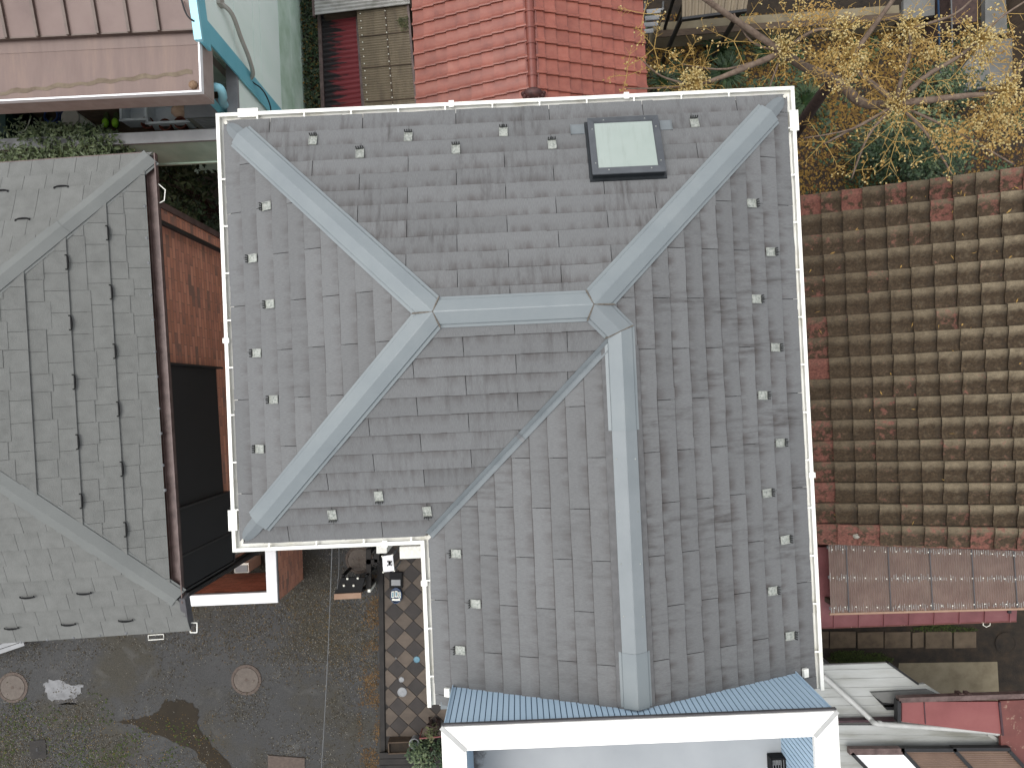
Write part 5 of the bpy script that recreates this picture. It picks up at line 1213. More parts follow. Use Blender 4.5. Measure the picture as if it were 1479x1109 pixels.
# ================================================================== NORTH-EAST GARDEN
def scatter(n, quad, z, mat, name, label, cat, s0, s1, flat=True, dens=None, parent=None):
    """n loose flakes or stones on the ground inside a picture quad (u0, v0, u1, v1)"""
    vv = []; ff = []; k = 0; tr = 0
    while k < n and tr < n * 12:
        tr += 1; u, v = random.uniform(quad[0], quad[2]), random.uniform(quad[1], quad[3])
        if dens and random.random() > dens(u, v): continue
        c = at(u, v, 0); r = random.uniform(s0, s1); a = random.uniform(0, 6.28); b = len(vv); zz = z + random.uniform(0, .012)
        dx, dy = V((math.cos(a), math.sin(a), 0)) * r, V((-math.sin(a), math.cos(a), 0)) * r * random.uniform(.4, .9)
        c.z = zz
        if flat:
            t = V((0, 0, random.uniform(-.4, .6) * r)); vv += [c - dx, c - dy + t, c + dx + t * .5, c + dy]; ff += [(b, b + 1, b + 2), (b, b + 2, b + 3)]
        else:
            vv += [c - dx, c + dx * .3 - dy, c + dx, c + dx * .2 + dy, c + V((0, 0, r * .8))]; ff += [(b, b + 1, b + 4), (b + 1, b + 2, b + 4), (b + 2, b + 3, b + 4), (b + 3, b, b + 4)]
        k += 1
    o = MB().raw(vv, ff).build(name, mat, parent, org=at((quad[0] + quad[2]) / 2, (quad[1] + quad[3]) / 2, 0)); tag(o, label, cat, kind='stuff'); return o
import mathutils.noise as mn
def nz(u, v, s, o=0.0): return mn.noise(V((u / s + o, v / s - o, o)))
GQ = (925, 20, 1479, 320)
scatter(16000, GQ, .006, MAT['litter'], 'leaf_litter', 'yellow ochre leaf litter carpeting the garden', 'leaves', .014, .040, dens=lambda u, v: .75 + nz(u, v, 60) * 1.2 if u < 1330 else .25)
scatter(2600, GQ, .02, MAT['grass'], 'undergrowth', 'low green undergrowth between the fallen leaves', 'weeds', .02, .05, dens=lambda u, v: max(0, nz(u, v, 45, 7) * 2.6))
scatter(5000, GQ, .008, MAT['litter2'], 'leaf_litter', 'brown leaf litter mixed through the garden', 'leaves', .012, .030, dens=lambda u, v: .6 - nz(u, v, 50, 3) * 1.3)
def clump(u, v, n, h, label):
    c = at(u, v, 0); m = MB()
    for i in range(n):
        a = random.uniform(0, 6.28); L = h * random.uniform(.6, 1.15); w_ = random.uniform(.007, .013); d = V((math.cos(a), math.sin(a), 0)); r = V((-d.y, d.x, 0)) * w_; b = V((c.x, c.y, 0)) + d * random.uniform(0, .05)
        pts = [b, b + d * L * .35 + V((0, 0, L * .55)), b + d * L * .75 + V((0, 0, L * .62)), b + d * L * 1.1 + V((0, 0, L * .38))]
        P = []
        for q, k in zip(pts, (1, 1, .7, .05)): P += [q - r * k, q + r * k]
        m.raw(P, [(0, 1, 3, 2), (2, 3, 5, 4), (4, 5, 7, 6)])
    tag(m.build('grass_clump', MAT['grass'], None, org=(c.x, c.y, 0)), label, 'grass clump', 'strap leaved grass clumps under the tree')
clump(1160, 150, 150, .42, 'spiky green grass clump just right of the slate roof corner')
clump(1045, 112, 130, .40, 'spiky green grass clump above the middle of the roof hip')
clump(1035, 75, 110, .36, 'spiky green grass clump below the tan retaining wall')
clump(1105, 78, 90, .34, 'spiky green grass clump beside the left berry cluster')
clump(955, 122, 80, .30, 'small grass clump beside the red tile eave')
c = at(1315, 222, .7); shrub('camellia_shrub', 'large dark green shrub above the mossy tile roof', 'shrub', (c.x, c.y, .75), (1.05, .62, .75), 4200, .085, ['leafdark', 'leafdark', 'leafdark', 'leafmid'], asp=2.0)
c = at(1365, 130, .4); shrub('camellia_shrub', 'smaller green shrub at the foot of the blue pole', 'shrub', (c.x, c.y, .4), (.5, .4, .45), 1100, .075, ['leafdark', 'leafmid'], asp=2.0)
# retaining wall, shed, ladder, poles in the background
c = at(1060, 40, .3); t = thing('retaining_wall', 'low tan concrete retaining wall under the tree', 'wall', (c.x, c.y, 0))
a, b = at(945, 54, .45), at(1300, 28, .45); d = (b - a).normalized(); r = V((-d.y, d.x, 0))
MB().slab([a, b, b + r * .26, a + r * .26], (0, 0, -.45)).build('wall', MAT['concrete'], t); MB().slab([a - r * .02 + V((0, 0, .001)), b - r * .02 + V((0, 0, .001)), b + r * .1 + V((0, 0, .001)), a + r * .1 + V((0, 0, .001))], (0, 0, .03)).build('capping', MAT['timber'], t)
c = at(1030, -10, 0); t = thing('metal_shed', 'shed with pale ribbed metal roof at the top edge behind the tree', 'shed', (c.x, c.y, 0))
P = [at(985, 26, 1.9), at(1078, 14, 1.9), at(1095, -80, 2.05), at(985, -80, 2.05)]
corr('roof_sheet', P, 10, .012, MAT['tansheet'], t, 'u', 8, True); MB().bar(P[0] + V((0, -.02, .02)), P[1] + V((0, -.02, .02)), .04, .08).build('eave_trim', MAT['black'], t)
g = at(1030, -60, 0); MB().box(g.x, g.y + .5, .9, 1.3, .6, 1.8, ROT).build('wall', MAT['timber'], t)
for u in (990, 1070): g = at(u, 18, 1.85); MB().box(g.x, g.y + .05, .92, .06, .06, 1.84).build('post', MAT['black'], t)
c = at(940, 30, .6); t = thing('step_ladder', 'folding step ladder with pale treads beside the red tile eave', 'ladder', (c.x, c.y, 0))
for i in range(4):
    g = at(945 - i * 2.5, 17 + i * 9.5, 1.25 - i * .28); MB().box(g.x, g.y, g.z, .27, .075, .03, .08).build('tread', MAT['ltgrey'], t)
for du in (-13, 13): 
    q0, q1 = at(945 + du, 12, 1.4), at(936 + du, 54, .02); MB().bar(q0, q1, .03, .04).build('rail', MAT['grey'], t)
    q0, q1 = at(945 + du, 12, 1.4), at(945 + du, 2, .02); MB().bar(q0, q1, .025, .03).build('rail', MAT['grey'], t)
tag(MB().bar(at(976, -5, 1.5), at(957, 58, .05), .05, .05).bar(at(991, -5, 1.3), at(974, 40, .05), .04, .04).build('prop_frame', MAT['black'], None), 'dark metal prop frame leaning beside the step ladder', 'frame')
for (u, v0, v1, mt, lb, r_) in ((1354, -30, 106, 'steelblue', 'thin blue pole behind the tree branches', .016), (1373, -30, 128, 'ltgrey', 'thin pale pole right of the blue pole', .012)):
    m = MB(); m.tube([at(u, v0, 2.2), at(u + 4, v1, .05)], r_, 7); m.tube([at(u + 4, v1, .05), at(u + 4, v1, .05) + V((0, 0, -.04))], r_ * 2.2, 7); tag(m.build('pole', MAT[mt], None), lb, 'pole')
c = at(1430, 95, 0); t = thing('concrete_slab', 'grey concrete slab on the garden soil at the right', 'slab', (c.x, c.y, 0))
MB().slab([at(1392, 132, .1), at(1470, 118, .1), at(1468, 55, .1), at(1422, 60, .1), at(1388, 100, .1)], (0, 0, -.1)).build('slab', MAT['concgrey'], t); MB().slab([at(1423, 52, .12), at(1455, 48, .12), at(1452, -20, .12), at(1423, -15, .12)], (0, 0, -.12)).build('slab', MAT['concgrey'], t)
c = at(1400, 20, 0); tag(MB().prism([at(1376, 34, .9)[:2], at(1412, 28, .9)[:2], at(1414, -40, .9)[:2], at(1376, -40, .9)[:2]], 0, .9).prism([at(1374, 36, .95)[:2], at(1413, 30, .95)[:2], at(1415, -40, .95)[:2], at(1374, -40, .95)[:2]], .9, .93).build('garden_bin', MAT['bark2'], None), 'dark brown box at the top edge behind the pale pole', 'box')
c = at(1335, 10, 0); tag(MB().prism([at(1305, 28, .5)[:2], at(1350, 22, .5)[:2], at(1350, -5, .5)[:2], at(1305, 0, .5)[:2]], .42, .5).prism([at(1312, 22, .4)[:2], at(1318, 22, .4)[:2], at(1318, 4, .4)[:2], at(1312, 4, .4)[:2]], 0, .42).prism([at(1340, 18, .4)[:2], at(1346, 18, .4)[:2], at(1346, 0, .4)[:2], at(1340, 0, .4)[:2]], 0, .42).build('garden_bench', MAT['concgrey'], None), 'grey bench at the top edge left of the blue pole', 'bench')
a = at(1478, 0, .5); tag(MB().box(a.x + .2, a.y - .3, .25, .25, 2.2, .5).box(a.x + .2, a.y - .3, .52, .31, 2.3, .04).build('plank_fence', MAT['timber'], None), 'brown plank fence at the top right corner', 'fence')

# ---- the berry tree
fork = at(1200, 119, 3.9)
tree = thing('berry_tree', 'leafless tree hung with pale yellow berry clusters', 'tree', at(1118, 238, 0))
def limb(pts, r0, r1, name, mat='bark', n=8, par=None):
    q = bez(pts, 5); L = len(q) - 1; return MB().tube(q, [r0 + (r1 - r0) * i / L for i in range(L + 1)], n).build(name, MAT[mat], par or tree, smooth=True)
limb([at(1118, 238, 0), at(1135, 212, 1.2), at(1165, 168, 2.7), at(1192, 130, 3.65), fork + V((.03, .0, .10))], .115, .062, 'trunk', 'bark2', 10)
h1, h2 = at(1130, 76, 4.9), at(1295, 150, 4.9)
limb([at(1195, 126, 3.72), fork + V((0, .02, .04)), at(1180, 105, 4.2), at(1158, 95, 4.5), h1], .072, .048, 'limb'); limb([at(1192, 130, 3.65), fork + V((.03, -.01, .03)), at(1215, 122, 4.15), at(1240, 146, 4.4), at(1265, 152, 4.6), h2], .075, .05, 'limb')
h3, h4, h5, h6, h7, h8 = at(1226, 88, 5.2), at(1000, 124, 5.0), at(1312, 42, 5.4), at(1412, 62, 5.5), at(1446, 136, 5.4), at(1218, 45, 5.3)
BR = [([h1, at(1085, 45, 5.1), at(1020, 0, 5.5), at(985, -30, 5.6)], .038, .02), ([h1, at(1062, 104, 5.0), at(1030, 116, 5.0), h4], .034, .014), ([h2, at(1340, 145, 5.1), at(1400, 138, 5.3), h7], .042, .02),
      ([h2, at(1335, 112, 5.2), at(1380, 85, 5.4), h6], .03, .012), ([h2, at(1262, 122, 5.0), at(1240, 105, 5.1), h3], .03, .014), ([h3, at(1250, 55, 5.3), at(1290, 0, 5.6), at(1310, -30, 5.7)], .03, .014),
      ([h2, at(1262, 170, 5.0), at(1190, 208, 4.9)], .018, .008), ([h2, at(1255, 195, 5.0), at(1230, 258, 4.7)], .016, .008), ([h2, at(1340, 195, 5.0), at(1375, 252, 4.9)], .02, .008), ([h2, at(1380, 190, 5.0), at(1465, 238, 5.0)], .016, .007),
      ([h2, at(1300, 120, 5.1), at(1315, 75, 5.3), h5], .024, .01), ([h1, at(1050, 100, 4.9), at(985, 93, 5.0)], .016, .006), ([h1, at(1110, 130, 4.8)], .014, .006), ([h1, at(1175, 45, 5.2), h8], .022, .01), ([h4, at(955, 110, 5.1), at(925, 85, 5.2)], .012, .006), ([h4, at(940, 128, 5.0), at(905, 128, 5.0)], .011, .006),
      ([h6, at(1440, 30, 5.6), at(1500, -10, 5.7)], .012, .007), ([h7, at(1480, 90, 5.5), at(1520, 60, 5.6)], .016, .008), ([h1, at(1085, 60, 5.0), at(1060, 20, 5.2)], .014, .006), ([h5, at(1380, 20, 5.5), at(1420, -20, 5.6)], .014, .007), ([h2, at(1235, 185, 5.0), at(1160, 200, 4.9)], .012, .005)]
for pts, r0, r1 in BR: limb(pts, r0 * 1.25, r1 * 1.2, 'branch', 'bark', 6)
stalk = MB(); berry = MB(); seed = MB()
ICO = []
phi = (1 + 5 ** .5) / 2
for a, b in ((-1, phi), (1, phi), (-1, -phi), (1, -phi)): ICO += [V((a, b, 0)), V((0, a, b)), V((b, 0, a))]
OCT = [V((1, 0, 0)), V((-1, 0, 0)), V((0, 1, 0)), V((0, -1, 0)), V((0, 0, 1)), V((0, 0, -1))]
OF = [(0, 2, 4), (2, 1, 4), (1, 3, 4), (3, 0, 4), (2, 0, 5), (1, 2, 5), (3, 1, 5), (0, 3, 5)]
def add_berry(p, r): 
    q = Matrix.Rotation(random.uniform(0, 3), 3, 'Z') @ Matrix.Rotation(random.uniform(0, 3), 3, 'X')
    berry.raw([p + q @ (v * r) for v in OCT], OF)
def panicle(c, R, n, up=.3):
    for i in range(n):
        d = V((random.gauss(0, 1), random.gauss(0, 1), random.gauss(up, .7))).normalized(); L = R * random.uniform(.35, 1.0) ** .7; p = c + d * L
        add_berry(p, random.uniform(.010, .016))
        if i % 3 == 0: stalk.tube([c, c + d * L * .6 + V((0, 0, .01)), p], [.004, .003, .0015], 3)
def spray(c, n, L0, L1, el=.45, side=5, nb=0):
    for i in range(n):
        a = 6.28 * i / n + random.uniform(-.3, .3); L = random.uniform(L0, L1); e = random.uniform(-.1, el)
        d = V((math.cos(a) * math.cos(e), math.sin(a) * math.cos(e), math.sin(e))); bend = V((random.uniform(-.15, .15), random.uniform(-.15, .15), -.12))
        pts = [c + d * L * t + bend * L * t * t for t in (0, .33, .66, 1)]
        stalk.tube(pts, [.0042, .0036, .0028, .0014], 4)
        for k in range(side):
            t = random.uniform(.3, 1); q = c + d * L * t + bend * L * t * t; a2 = a + random.choice((-1, 1)) * random.uniform(.5, 1.0); l2 = L * random.uniform(.12, .3)
            dd = V((math.cos(a2), math.sin(a2), random.uniform(-.1, .3))); stalk.tube([q, q + dd * l2], [.0024, .0012], 3)
            if random.random() < .5:
                for _ in range(random.randint(1, 3)): 
                    p = q + dd * l2 * random.uniform(.7, 1.1) + V((random.uniform(-.02, .02),) * 2 + (0,)); w_ = random.uniform(.008, .02); r = V((random.uniform(-1, 1), random.uniform(-1, 1), random.uniform(-.5, .5))).normalized()
                    s2 = r.cross(V((.3, .2, 1))).normalized(); seed.face([p - r * w_, p + s2 * w_ * .5, p + r * w_, p - s2 * w_ * .5])
        if nb: panicle(pts[-1], random.uniform(.05, .1), nb)
for h, nb, R in ((h1, 190, .19), (h2, 170, .18), (h3, 150, .2), (h4, 200, .19), (h5, 130, .17), (h6, 150, .2), (h7, 170, .2), (h8, 90, .16)):
    panicle(h + V((0, 0, .06)), R, nb); spray(h, 8, .3, .65, side=6, nb=0)
for (u, v, z_, n, L, nb) in ((1308, 160, 5.0, 10, .75, 4), (1295, 175, 5.0, 8, .8, 4), (1190, 205, 4.9, 9, .4, 0), (1230, 70, 5.2, 9, .5, 6), (1150, 40, 5.1, 8, .5, 6), (985, 93, 5.0, 8, .45, 4), (945, 70, 5.2, 8, .4, 4), (1375, 220, 5.0, 7, .4, 5), (1340, 120, 5.2, 9, .5, 8), (1440, 170, 5.3, 9, .45, 10), (1430, 90, 5.4, 9, .45, 9), (1345, 55, 5.4, 8, .45, 8), (1270, 30, 5.4, 7, .4, 6), (930, 20, 5.3, 7, .35, 2), (905, 110, 5.0, 6, .35, 2), (1440, 190, 5.1, 8, .35, 8), (1185, 90, 5.0, 8, .45, 5), (1265, 110, 5.1, 8, .5, 5), (1060, 60, 5.0, 8, .5, 3), (1455, 20, 5.6, 7, .4, 7), (1245, 245, 4.7, 5, .2, 3), (1290, 205, 4.9, 8, .4, 4), (1360, 185, 5.0, 7, .35, 5)):
    spray(at(u, v, z_), max(4, n - 3), L * .5, L, side=7, nb=nb)
for (u, v, z_, R, n) in ((1420, 85, 5.4, .3, 150), (1385, 60, 5.4, .22, 110), (1440, 150, 5.3, .3, 170), (1450, 185, 5.2, .22, 110), (1225, 100, 5.2, .22, 110), (1215, 65, 5.2, .2, 100), (1305, 45, 5.3, .16, 80), (1345, 70, 5.3, .2, 80), (1290, 165, 5.0, .14, 60), (1165, 18, 5.2, .18, 70), (1355, 195, 5., .13, 50), (1000, 118, 5.1, .16, 80)):
    for k in range(5): panicle(at(u, v, z_) + V((random.uniform(-R, R), random.uniform(-R, R), random.uniform(-.1, .1))), .09, n // 5)
for i in range(2200):
    u, v = random.choice(((1425, 180), (1430, 70), (1345, 75), (1380, 200), (1180, 25), (1225, 95), (1460, 160))); p = at(u + random.gauss(0, 20), v + random.gauss(0, 14), 5.1 + random.uniform(-.2, .3)); w_ = random.uniform(.012, .028)
    r = V((random.uniform(-1, 1), random.uniform(-1, 1), random.uniform(-.5, .5))).normalized(); s2 = r.cross(V((.3, .2, 1))).normalized(); seed.face([p - r * w_, p + s2 * w_ * .45, p + r * w_, p - s2 * w_ * .45])
for mbb, nm, mt in ((stalk, 'stalks', 'stalk'), (berry, 'berries', 'berry'), (seed, 'seed_husks', 'seed')):
    o = mbb.build(nm, MAT[mt], tree); o['kind'] = 'stuff'

# ================================================================== SOUTH-WEST: driveway and tiled path
tp = sheet_obj('tiled_path', [at(551, 770, 0), at(690, 770, 0), at(690, 1080, 0), at(553, 1080, 0)], .008, MAT['kerbdark']); WL[tp] = V(tp.location)
k0, k1 = at(546, 780, .05), at(549.5, 1090, .05); r = V((.085, 0, 0))
o = MB().slab([k0, k0 + r, k1 + r, k1], (0, 0, -.05)).build('kerb', MAT['kerbdark'], None); o['kind'] = 'structure'
L0, L1 = at(555, 780, 0), at(558, 1062, 0)
strip = ccw([(L0.x, L0.y), (L0.x + 1.6, L0.y), (L1.x + 1.6, L1.y), (L1.x, L1.y)])
ct = at(584, 896, 0); dg = .352; sd_ = dg / 2 * .965
for rr in range(-9, 14):
    for ii in range(-2, 5):
        o = HD((ii + (.5 if rr % 2 else 0)) * dg, rr * dg / 2 * -1.0); cx, cy = ct.x + o.x, ct.y + o.y
        q = [(cx + HD(sd_ * math.cos(k * pi / 2), sd_ * math.sin(k * pi / 2)).x, cy + HD(sd_ * math.cos(k * pi / 2), sd_ * math.sin(k * pi / 2)).y) for k in range(4)]
        q = clip(q, strip)
        if len(q) < 3 or abs(area(q)) < .004: continue
        MB().prism(q, .008, .022 + random.uniform(0, .003)).build('paving_tile', MAT['tiledark' if rr % 2 else 'tilelight'], tp)
def manhole(u, v, r, label, group=None):
    c = at(u, v, 0); t = thing('manhole_cover', label, 'manhole', (c.x, c.y, .004), group)
    MB().lathe((c.x, c.y, .004), [(r, 0), (r, .012), (r * .84, .014), (r * .83, .006)], 36).build('ring', MAT['manholering'], t)
    MB().lathe((c.x, c.y, .004), [(r * .8, 0), (r * .8, .014), (r * .78, .016), (.0, .016)], 36).build('lid', MAT['manhole'], t)
    for (dx, dy, q) in ((0, 0, .1), (.5, -.05, .06)): MB().lathe((c.x + dx * r, c.y + dy * r, .0205), [(r * q, 0), (r * q, .003), (0, .003)], 12).build('lifting_hole', MAT['manholering'], t)
    m = MB(); g = random.uniform(0, 3)
    return t
manhole(356, 981, .285, 'round concrete manhole cover in the middle of the gravel drive')
manhole(19, 992, .285, 'round concrete manhole cover at the left edge of the drive')
manhole(519, 808, .26, 'dark round manhole cover beside the eave and the path')
c = at(56, 1081, 0); t = thing('drain_grate', 'square dark drain lid in the mossy gravel', 'drain', (c.x, c.y, 0))
MB().box(c.x, c.y, .012, .30, .34, .02, .1).build('lid', MAT['kerbdark'], t); MB().box(c.x - .02, c.y, .024, .035, .07, .006, .1).build('handle_slot', MAT['black'], t)
a = at(387, 1092, .02); tag(MB().slab([at(387, 1092, .025), at(440, 1096, .025), at(440, 1150, .025), at(387, 1150, .025)], (0, 0, -.02)).slab([at(387, 1092, .032), at(440, 1096, .032), at(440, 1094.5, .032), at(387, 1090.5, .032)], (0, 0, -.03)).build('steel_plate', MAT['manholering'], None), 'dull brown steel plate lying on the drive at the bottom edge', 'plate')
def blob(name, pts, z, mat, label, jit=2.2):
    q = []
    n = len(pts)
    for i in range(n):
        p, p2 = pts[i], pts[(i + 1) % n]
        for k in range(4):
            t = k / 4; u, v = p[0] + (p2[0] - p[0]) * t, p[1] + (p2[1] - p[1]) * t; q.append(at(u + random.uniform(-jit, jit), v + random.uniform(-jit, jit), z))
    m = MB(); m.face(q); o = m.build(name, mat, None); o['kind'] = 'structure'; return o
blob('muddy_puddle', [(165, 1042), (190, 1038), (214, 1033), (226, 1030), (234, 1020), (238, 1010), (250, 1012), (262, 1008), (276, 1016), (288, 1026), (286, 1040), (290, 1056), (299, 1066), (310, 1080), (326, 1096), (345, 1120), (330, 1135), (312, 1118), (290, 1098), (276, 1080), (256, 1074), (236, 1064), (214, 1058), (196, 1046)], .010, MAT['mud'], '')
blob('puddle_margin', [(74, 1008), (90, 1010), (110, 1008), (113, 1017), (96, 1014), (84, 1018)], .0075, MAT['wetrim'], '')
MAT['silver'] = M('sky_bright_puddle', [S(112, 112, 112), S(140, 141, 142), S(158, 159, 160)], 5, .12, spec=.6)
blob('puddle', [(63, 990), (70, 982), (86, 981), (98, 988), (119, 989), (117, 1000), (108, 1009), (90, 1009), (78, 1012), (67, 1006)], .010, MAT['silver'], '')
def gd(u, v):                                          # where loose gravel lies on the drive
    if u > 545: return 0
    b = .22 + nz(u, v, 70) * .9 + nz(u, v, 14) * .5
    if v < 960 and u > 280: b += .55
    if u < 150 and v > 1010: b += .6
    if 150 < u < 300 and v > 1060: b += .35
    if 60 < u < 330 and 940 < v < 1060: b -= .35
    if u > 470: b += .25
    return max(.03, min(1, b))
DQ = (-20, 790, 546, 1125)
scatter(11000, DQ, .006, MAT['stone_a'], 'gravel', 'pale gravel chips strewn over the drive', 'gravel', .004, .0125, False, gd)
scatter(14000, DQ, .006, MAT['stone_b'], 'gravel', 'brown gravel chips strewn over the drive', 'gravel', .005, .016, False, gd)
scatter(3000, DQ, .006, MAT['stone_c'], 'gravel', 'dark gravel chips strewn over the drive', 'gravel', .004, .012, False, gd)
scatter(1500, (-20, 1000, 330, 1125), .006, MAT['mossg'], 'drive_moss', 'moss growing through the gravel at the lower left', 'moss', .008, .026, True, lambda u, v: max(0, .5 + nz(u, v, 40) * 1.4 - max(0, (u - 130) / 250) - max(0, (1040 - v) / 60)))
scatter(1300, (515, 830, 548, 1125), .008, MAT['orange'], 'leaf_drift', 'rusty orange leaf drift along the kerb of the tiled path', 'leaves', .008, .022, True, lambda u, v: max(0, (u - 512 - (0 if v > 940 else 8)) / 34) * (.45 + nz(u, v, 26) * 2.4 + (.25 if v > 1000 else -.1)))
scatter(1500, (270, 850, 546, 1010), .008, MAT['litter'], 'leaf_scatter', 'small yellow leaves on the gravel near the path', 'leaves', .005, .012, dens=lambda u, v: .3 + (u - 270) / 400 - max(0, v - 930) / 90)
scatter(3000, (-20, 860, 546, 1125), .008, MAT['stone_d'], 'gravel', 'olive brown grit strewn over the drive', 'gravel', .007, .018, True, gd)
scatter(900, (-20, 1030, 330, 1125), .008, MAT['litter'], 'leaf_scatter', 'small yellow leaves in the mossy gravel at the lower left', 'leaves', .005, .012)
# overhead wires above the drive
for (p, q, lb) in ((at(480, 780, 5.2), at(461, 1160, 4.6), 'thin overhead wire crossing above the drive'), (at(489, 780, 5.0), at(487, 850, 3.2), 'short thin wire beside the long overhead wire')):
    m = MB(); pts = [p + (q - p) * (i / 8) - V((0, 0, .06 * math.sin(pi * i / 8))) for i in range(9)]; m.tube(pts, .0045, 5); tag(m.build('overhead_wire', MAT['grey'], None), lb, 'wire')
# ---- things on and beside the path
c = at(502, 850, .3); t = thing('planter_bench', 'black rack with beige front board and small white knobs', 'rack', (c.x, c.y, 0))
zq = .62
q = [at(483, 857, zq), at(522, 855, zq), at(527, 834, zq), at(493, 834, zq)]
MB().slab(q, (0, 0, -.05)).build('top', MAT['blackplastic'], t)
f0, f1 = q[0] + V((0, -.012, .012)), q[1] + V((0, -.012, .012)); MB().para(f0 - V((0, 0, .45)), f1 - f0, (0, -.02, 0), (0, 0, .45)).build('front_board', MAT['cardboard'], t); MB().para(f0 + V((0, -.09, -.03)), f1 - f0, (0, .1, 0), (0, 0, .04)).build('front_ledge', MAT['cardboard'], t)
for p in q: MB().box(p.x * .995, p.y * .995, zq / 2 - .03, .04, .04, zq - .06).build('leg', MAT['blackplastic'], t)
for (u, v) in ((502, 835), (517, 834.5), (497, 845), (511, 845)): p = at(u, v, zq); MB().lathe((p.x, p.y, zq + .001), [(.018, 0), (.02, .02), (.008, .03)], 10).build('knob', MAT['whiteplastic'], t)
c = at(538, 815, .5); t = thing('gate_frame', 'dark timber gate frame beside the tiled path', 'frame', (c.x, c.y, 0))
for (a, b) in (((533, 793), (533, 850)), ((530, 811), (546, 811)), ((545, 793), (545, 812))): MB().bar(at(a[0] - 1, a[1], .45), at(b[0] - 1, b[1], .45), .09, .06).build('rail', MAT['kerbdark'], t)
for (u, v) in ((532, 848), (532, 797), (544, 809)): p = at(u, v, .4); MB().box(p.x, p.y, .2, .08, .08, .38).build('post', MAT['kerbdark'], t)
p = at(533, 853, .5); MB().box(p.x, p.y, .25, .05, .05, .5).build('white_cap', MAT['whiteplastic'], t)
c = at(560, 814, .9); t = thing('side_table', 'white square table carrying a dark drone', 'table', (c.x, c.y, 0))
a, b, cc, d = at(552, 803, .72), at(567, 801, .72), at(569.5, 824, .72), at(553.5, 826, .72)
MB().slab([d, cc, b, a], (0, 0, -.03)).build('table_top', MAT['coppaint'], t)
for p in (a, b, cc, d): e = (p * .94 + V((c.x, c.y, .72)) * .06); MB().box(e.x, e.y, .345, .025, .025, .69).build('leg', MAT['ltgrey'], t); MB().lathe((p.x, p.y, .71), [(.014, 0), (.016, .02), (.01, .026)], 8).build('corner_cap', MAT['whiteplastic'], t)
c = at(562, 814, .78); t = thing('small_drone', 'small dark drone resting on the white table', 'drone', (c.x, c.y, .72))
MB().lathe((c.x, c.y, .72), [(.02, .0), (.028, .015), (.024, .035), (.01, .045)], 12, sx=.8, sy=1.5).build('body', MAT['blackplastic'], t, smooth=True)
for a in (.7, 2.4, 3.9, 5.6): p = V((c.x + .042 * math.cos(a), c.y + .05 * math.sin(a), .75)); MB().bar(V((c.x, c.y, .755)), p, .008, .008).build('arm', MAT['skyframe'], t); MB().lathe(p, [(.011, -.01), (.012, .012), (.004, .016)], 8).build('motor', MAT['black'], t)
c = at(572, 848, .1); t = thing('open_case', 'open blue zip case with white inner compartments on the path', 'case', (c.x, c.y, .02))
m = MB(); g = at(572, 860, .1); m.lathe((g.x, g.y, .02), [(.135, 0), (.145, .05), (.14, .09), (.128, .09), (.12, .05), (.0, .05)], 20, sx=.78, sy=1.05); m.build('case_body', MAT['bluebag'], t)
m = MB()
for (dx, dy, sx, sy) in ((-.06, .02, .05, .12), (.005, .03, .05, .11), (.065, .04, .04, .05), (.0, -.075, .15, .03), (.065, -.02, .04, .05)): m.box(g.x + dx, g.y + dy, .085, sx, sy, .035)
m.build('tray', MAT['whiteplastic'], t)
m = MB()
for (dx, dy, sx, sy) in ((-.06, .02, .03, .09), (.005, .03, .03, .08), (.065, .04, .02, .03), (.065, -.02, .022, .03)): m.box(g.x + dx, g.y + dy, .104, sx, sy, .006)
m.build('compartment', MAT['bluelid'], t)
g2 = at(571.5, 838, .1); MB().box(g2.x, g2.y, .05, .24, .30, .06).box(g2.x, g2.y + .01, .085, .21, .26, .012).build('case_lid', MAT['blackplastic'], t); g3 = at(571.5, 841.5, .12); MB().box(g3.x, g3.y, .1, .17, .11, .012).build('lid_pocket', MAT['ltgrey'], t)
for (u, v, r, mt, lb) in ((581, 999, .088, 'ltgrey', 'larger pale round lid on the tiled path'), (580, 981, .05, 'ltgrey', 'small pale round lid above the larger one on the path'), (602, 952, .062, 'bluelid', 'small blue round lid on the tiled path'), (572, 950, .022, 'concgrey', 'tiny grey knob cover on the tiled path')):
    c = at(u, v, .03); tag(MB().lathe((c.x, c.y, .024), [(r, 0), (r, .012), (r * .85, .016), (r * .8, .011), (r * .3, .012), (.0, .016)], 22 if mt != 'bluelid' else 8).build('round_lid', MAT[mt], None), lb, 'lid')
c = at(577, 1077, .15); t = thing('window_box', 'rectangular planter box with dark soil at the path end', 'planter', (c.x, c.y, 0)); e = .02
m = MB(); sx, sy = .38, .20
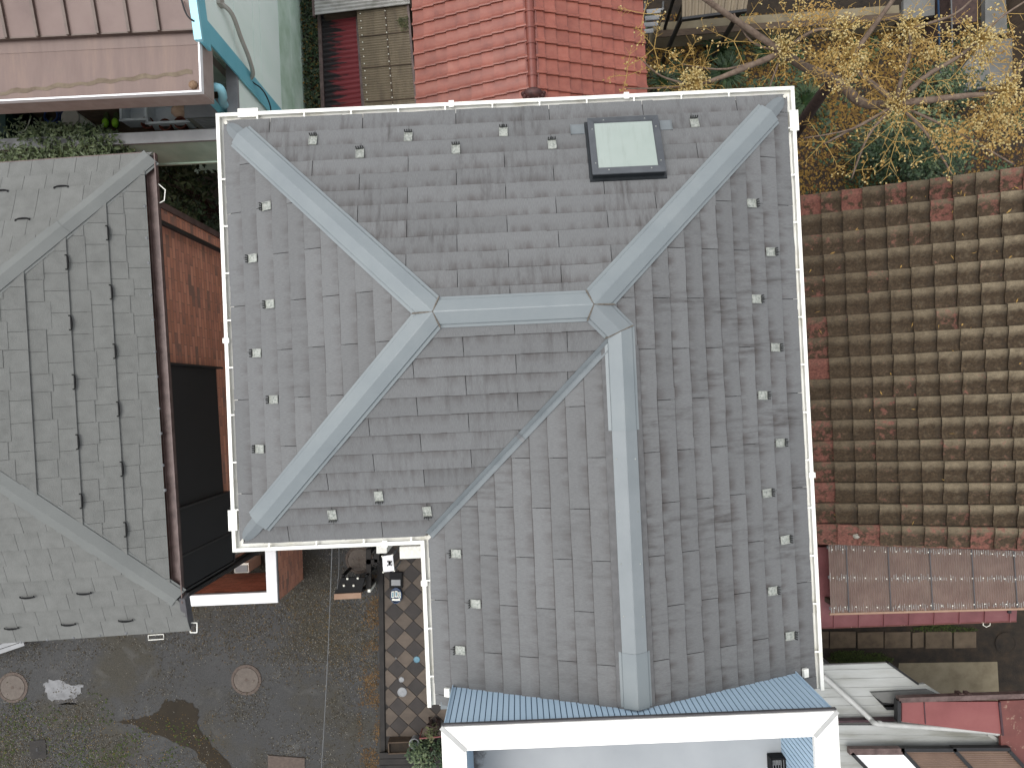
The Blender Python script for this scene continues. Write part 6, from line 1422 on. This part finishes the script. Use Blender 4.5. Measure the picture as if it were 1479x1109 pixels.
for (dx, dy, wx, wy) in ((0, sy / 2, sx + e, e), (0, -sy / 2, sx + e, e), (sx / 2, 0, e, sy), (-sx / 2, 0, e, sy)): o = HD(dx, dy); m.box(c.x + o.x, c.y + o.y, .11, wx, wy, .22, ROT)
m.build('box_body', MAT['timber'], t); MB().box(c.x, c.y, .085, sx - e, sy - e, .17, ROT).build('soil', MAT['soil'], t)
c = at(599, 1071, .15); t = thing('ring_pot', 'round plant pot with pale rim beside the planter box', 'pot', (c.x, c.y, 0))
MB().lathe((c.x, c.y, 0), [(.07, 0), (.088, .2), (.098, .2), (.098, .225), (.082, .225), (.076, .16)], 22).build('pot', MAT['ltgrey'], t); MB().lathe((c.x, c.y, .15), [(.078, 0), (.05, .01)], 14).build('soil', MAT['soil'], t)
c = at(617, 1088, .2); shrub('potted_bush', 'green bush beside the balcony block at the path end', 'shrub', (c.x, c.y, .25), (.30, .26, .3), 620, .07, ['leafmid', 'leafdark'], asp=2.0)
c = at(625, 1050, .2); shrub('seedling_bush', 'slender olive plant above the bush at the path end', 'shrub', (c.x, c.y, .25), (.1, .16, .28), 130, .07, ['leafolive'], asp=2.2)
tag(MB().tube([at(606, 1066, .4), at(640, 1063, .4)], .012, 6).tube([at(606, 1066, .4), at(606, 1066, .4) + V((0, 0, -.4))], .01, 6).build('red_rail', MAT['redpaint'], None), 'thin red rail running to the balcony block', 'rail')
t = thing('timber_deck', 'dark timber deck boards at the bottom edge below the planter', 'deck', at(590, 1120, 0))
for i in range(6): a, b = at(548, 1091 + i * 9, .12), at(700, 1089 + i * 9, .12); MB().bar(a, b, .105, .03).build('deck_board', MAT['kerbdark'], t)
c = at(1130, 1103, zf + .2); t = thing('black_crate', 'black plastic crate on the balcony floor', 'crate', (c.x, c.y, zf)); m = MB()
for (dx, dy, wx, wy) in ((0, .06, .14, .015), (0, -.06, .14, .015), (.065, 0, .015, .12), (-.065, 0, .015, .12)): m.box(c.x + dx, c.y + dy - .06, zf + .06, wx, wy, .11, ROT)
m.build('crate_body', MAT['blackplastic'], t); m = MB()
for i in range(5): m.box(c.x - .05 + i * .025, c.y - .06, zf + .10, .008, .11, .008, ROT)
m.build('crate_bars', MAT['grey'], t)
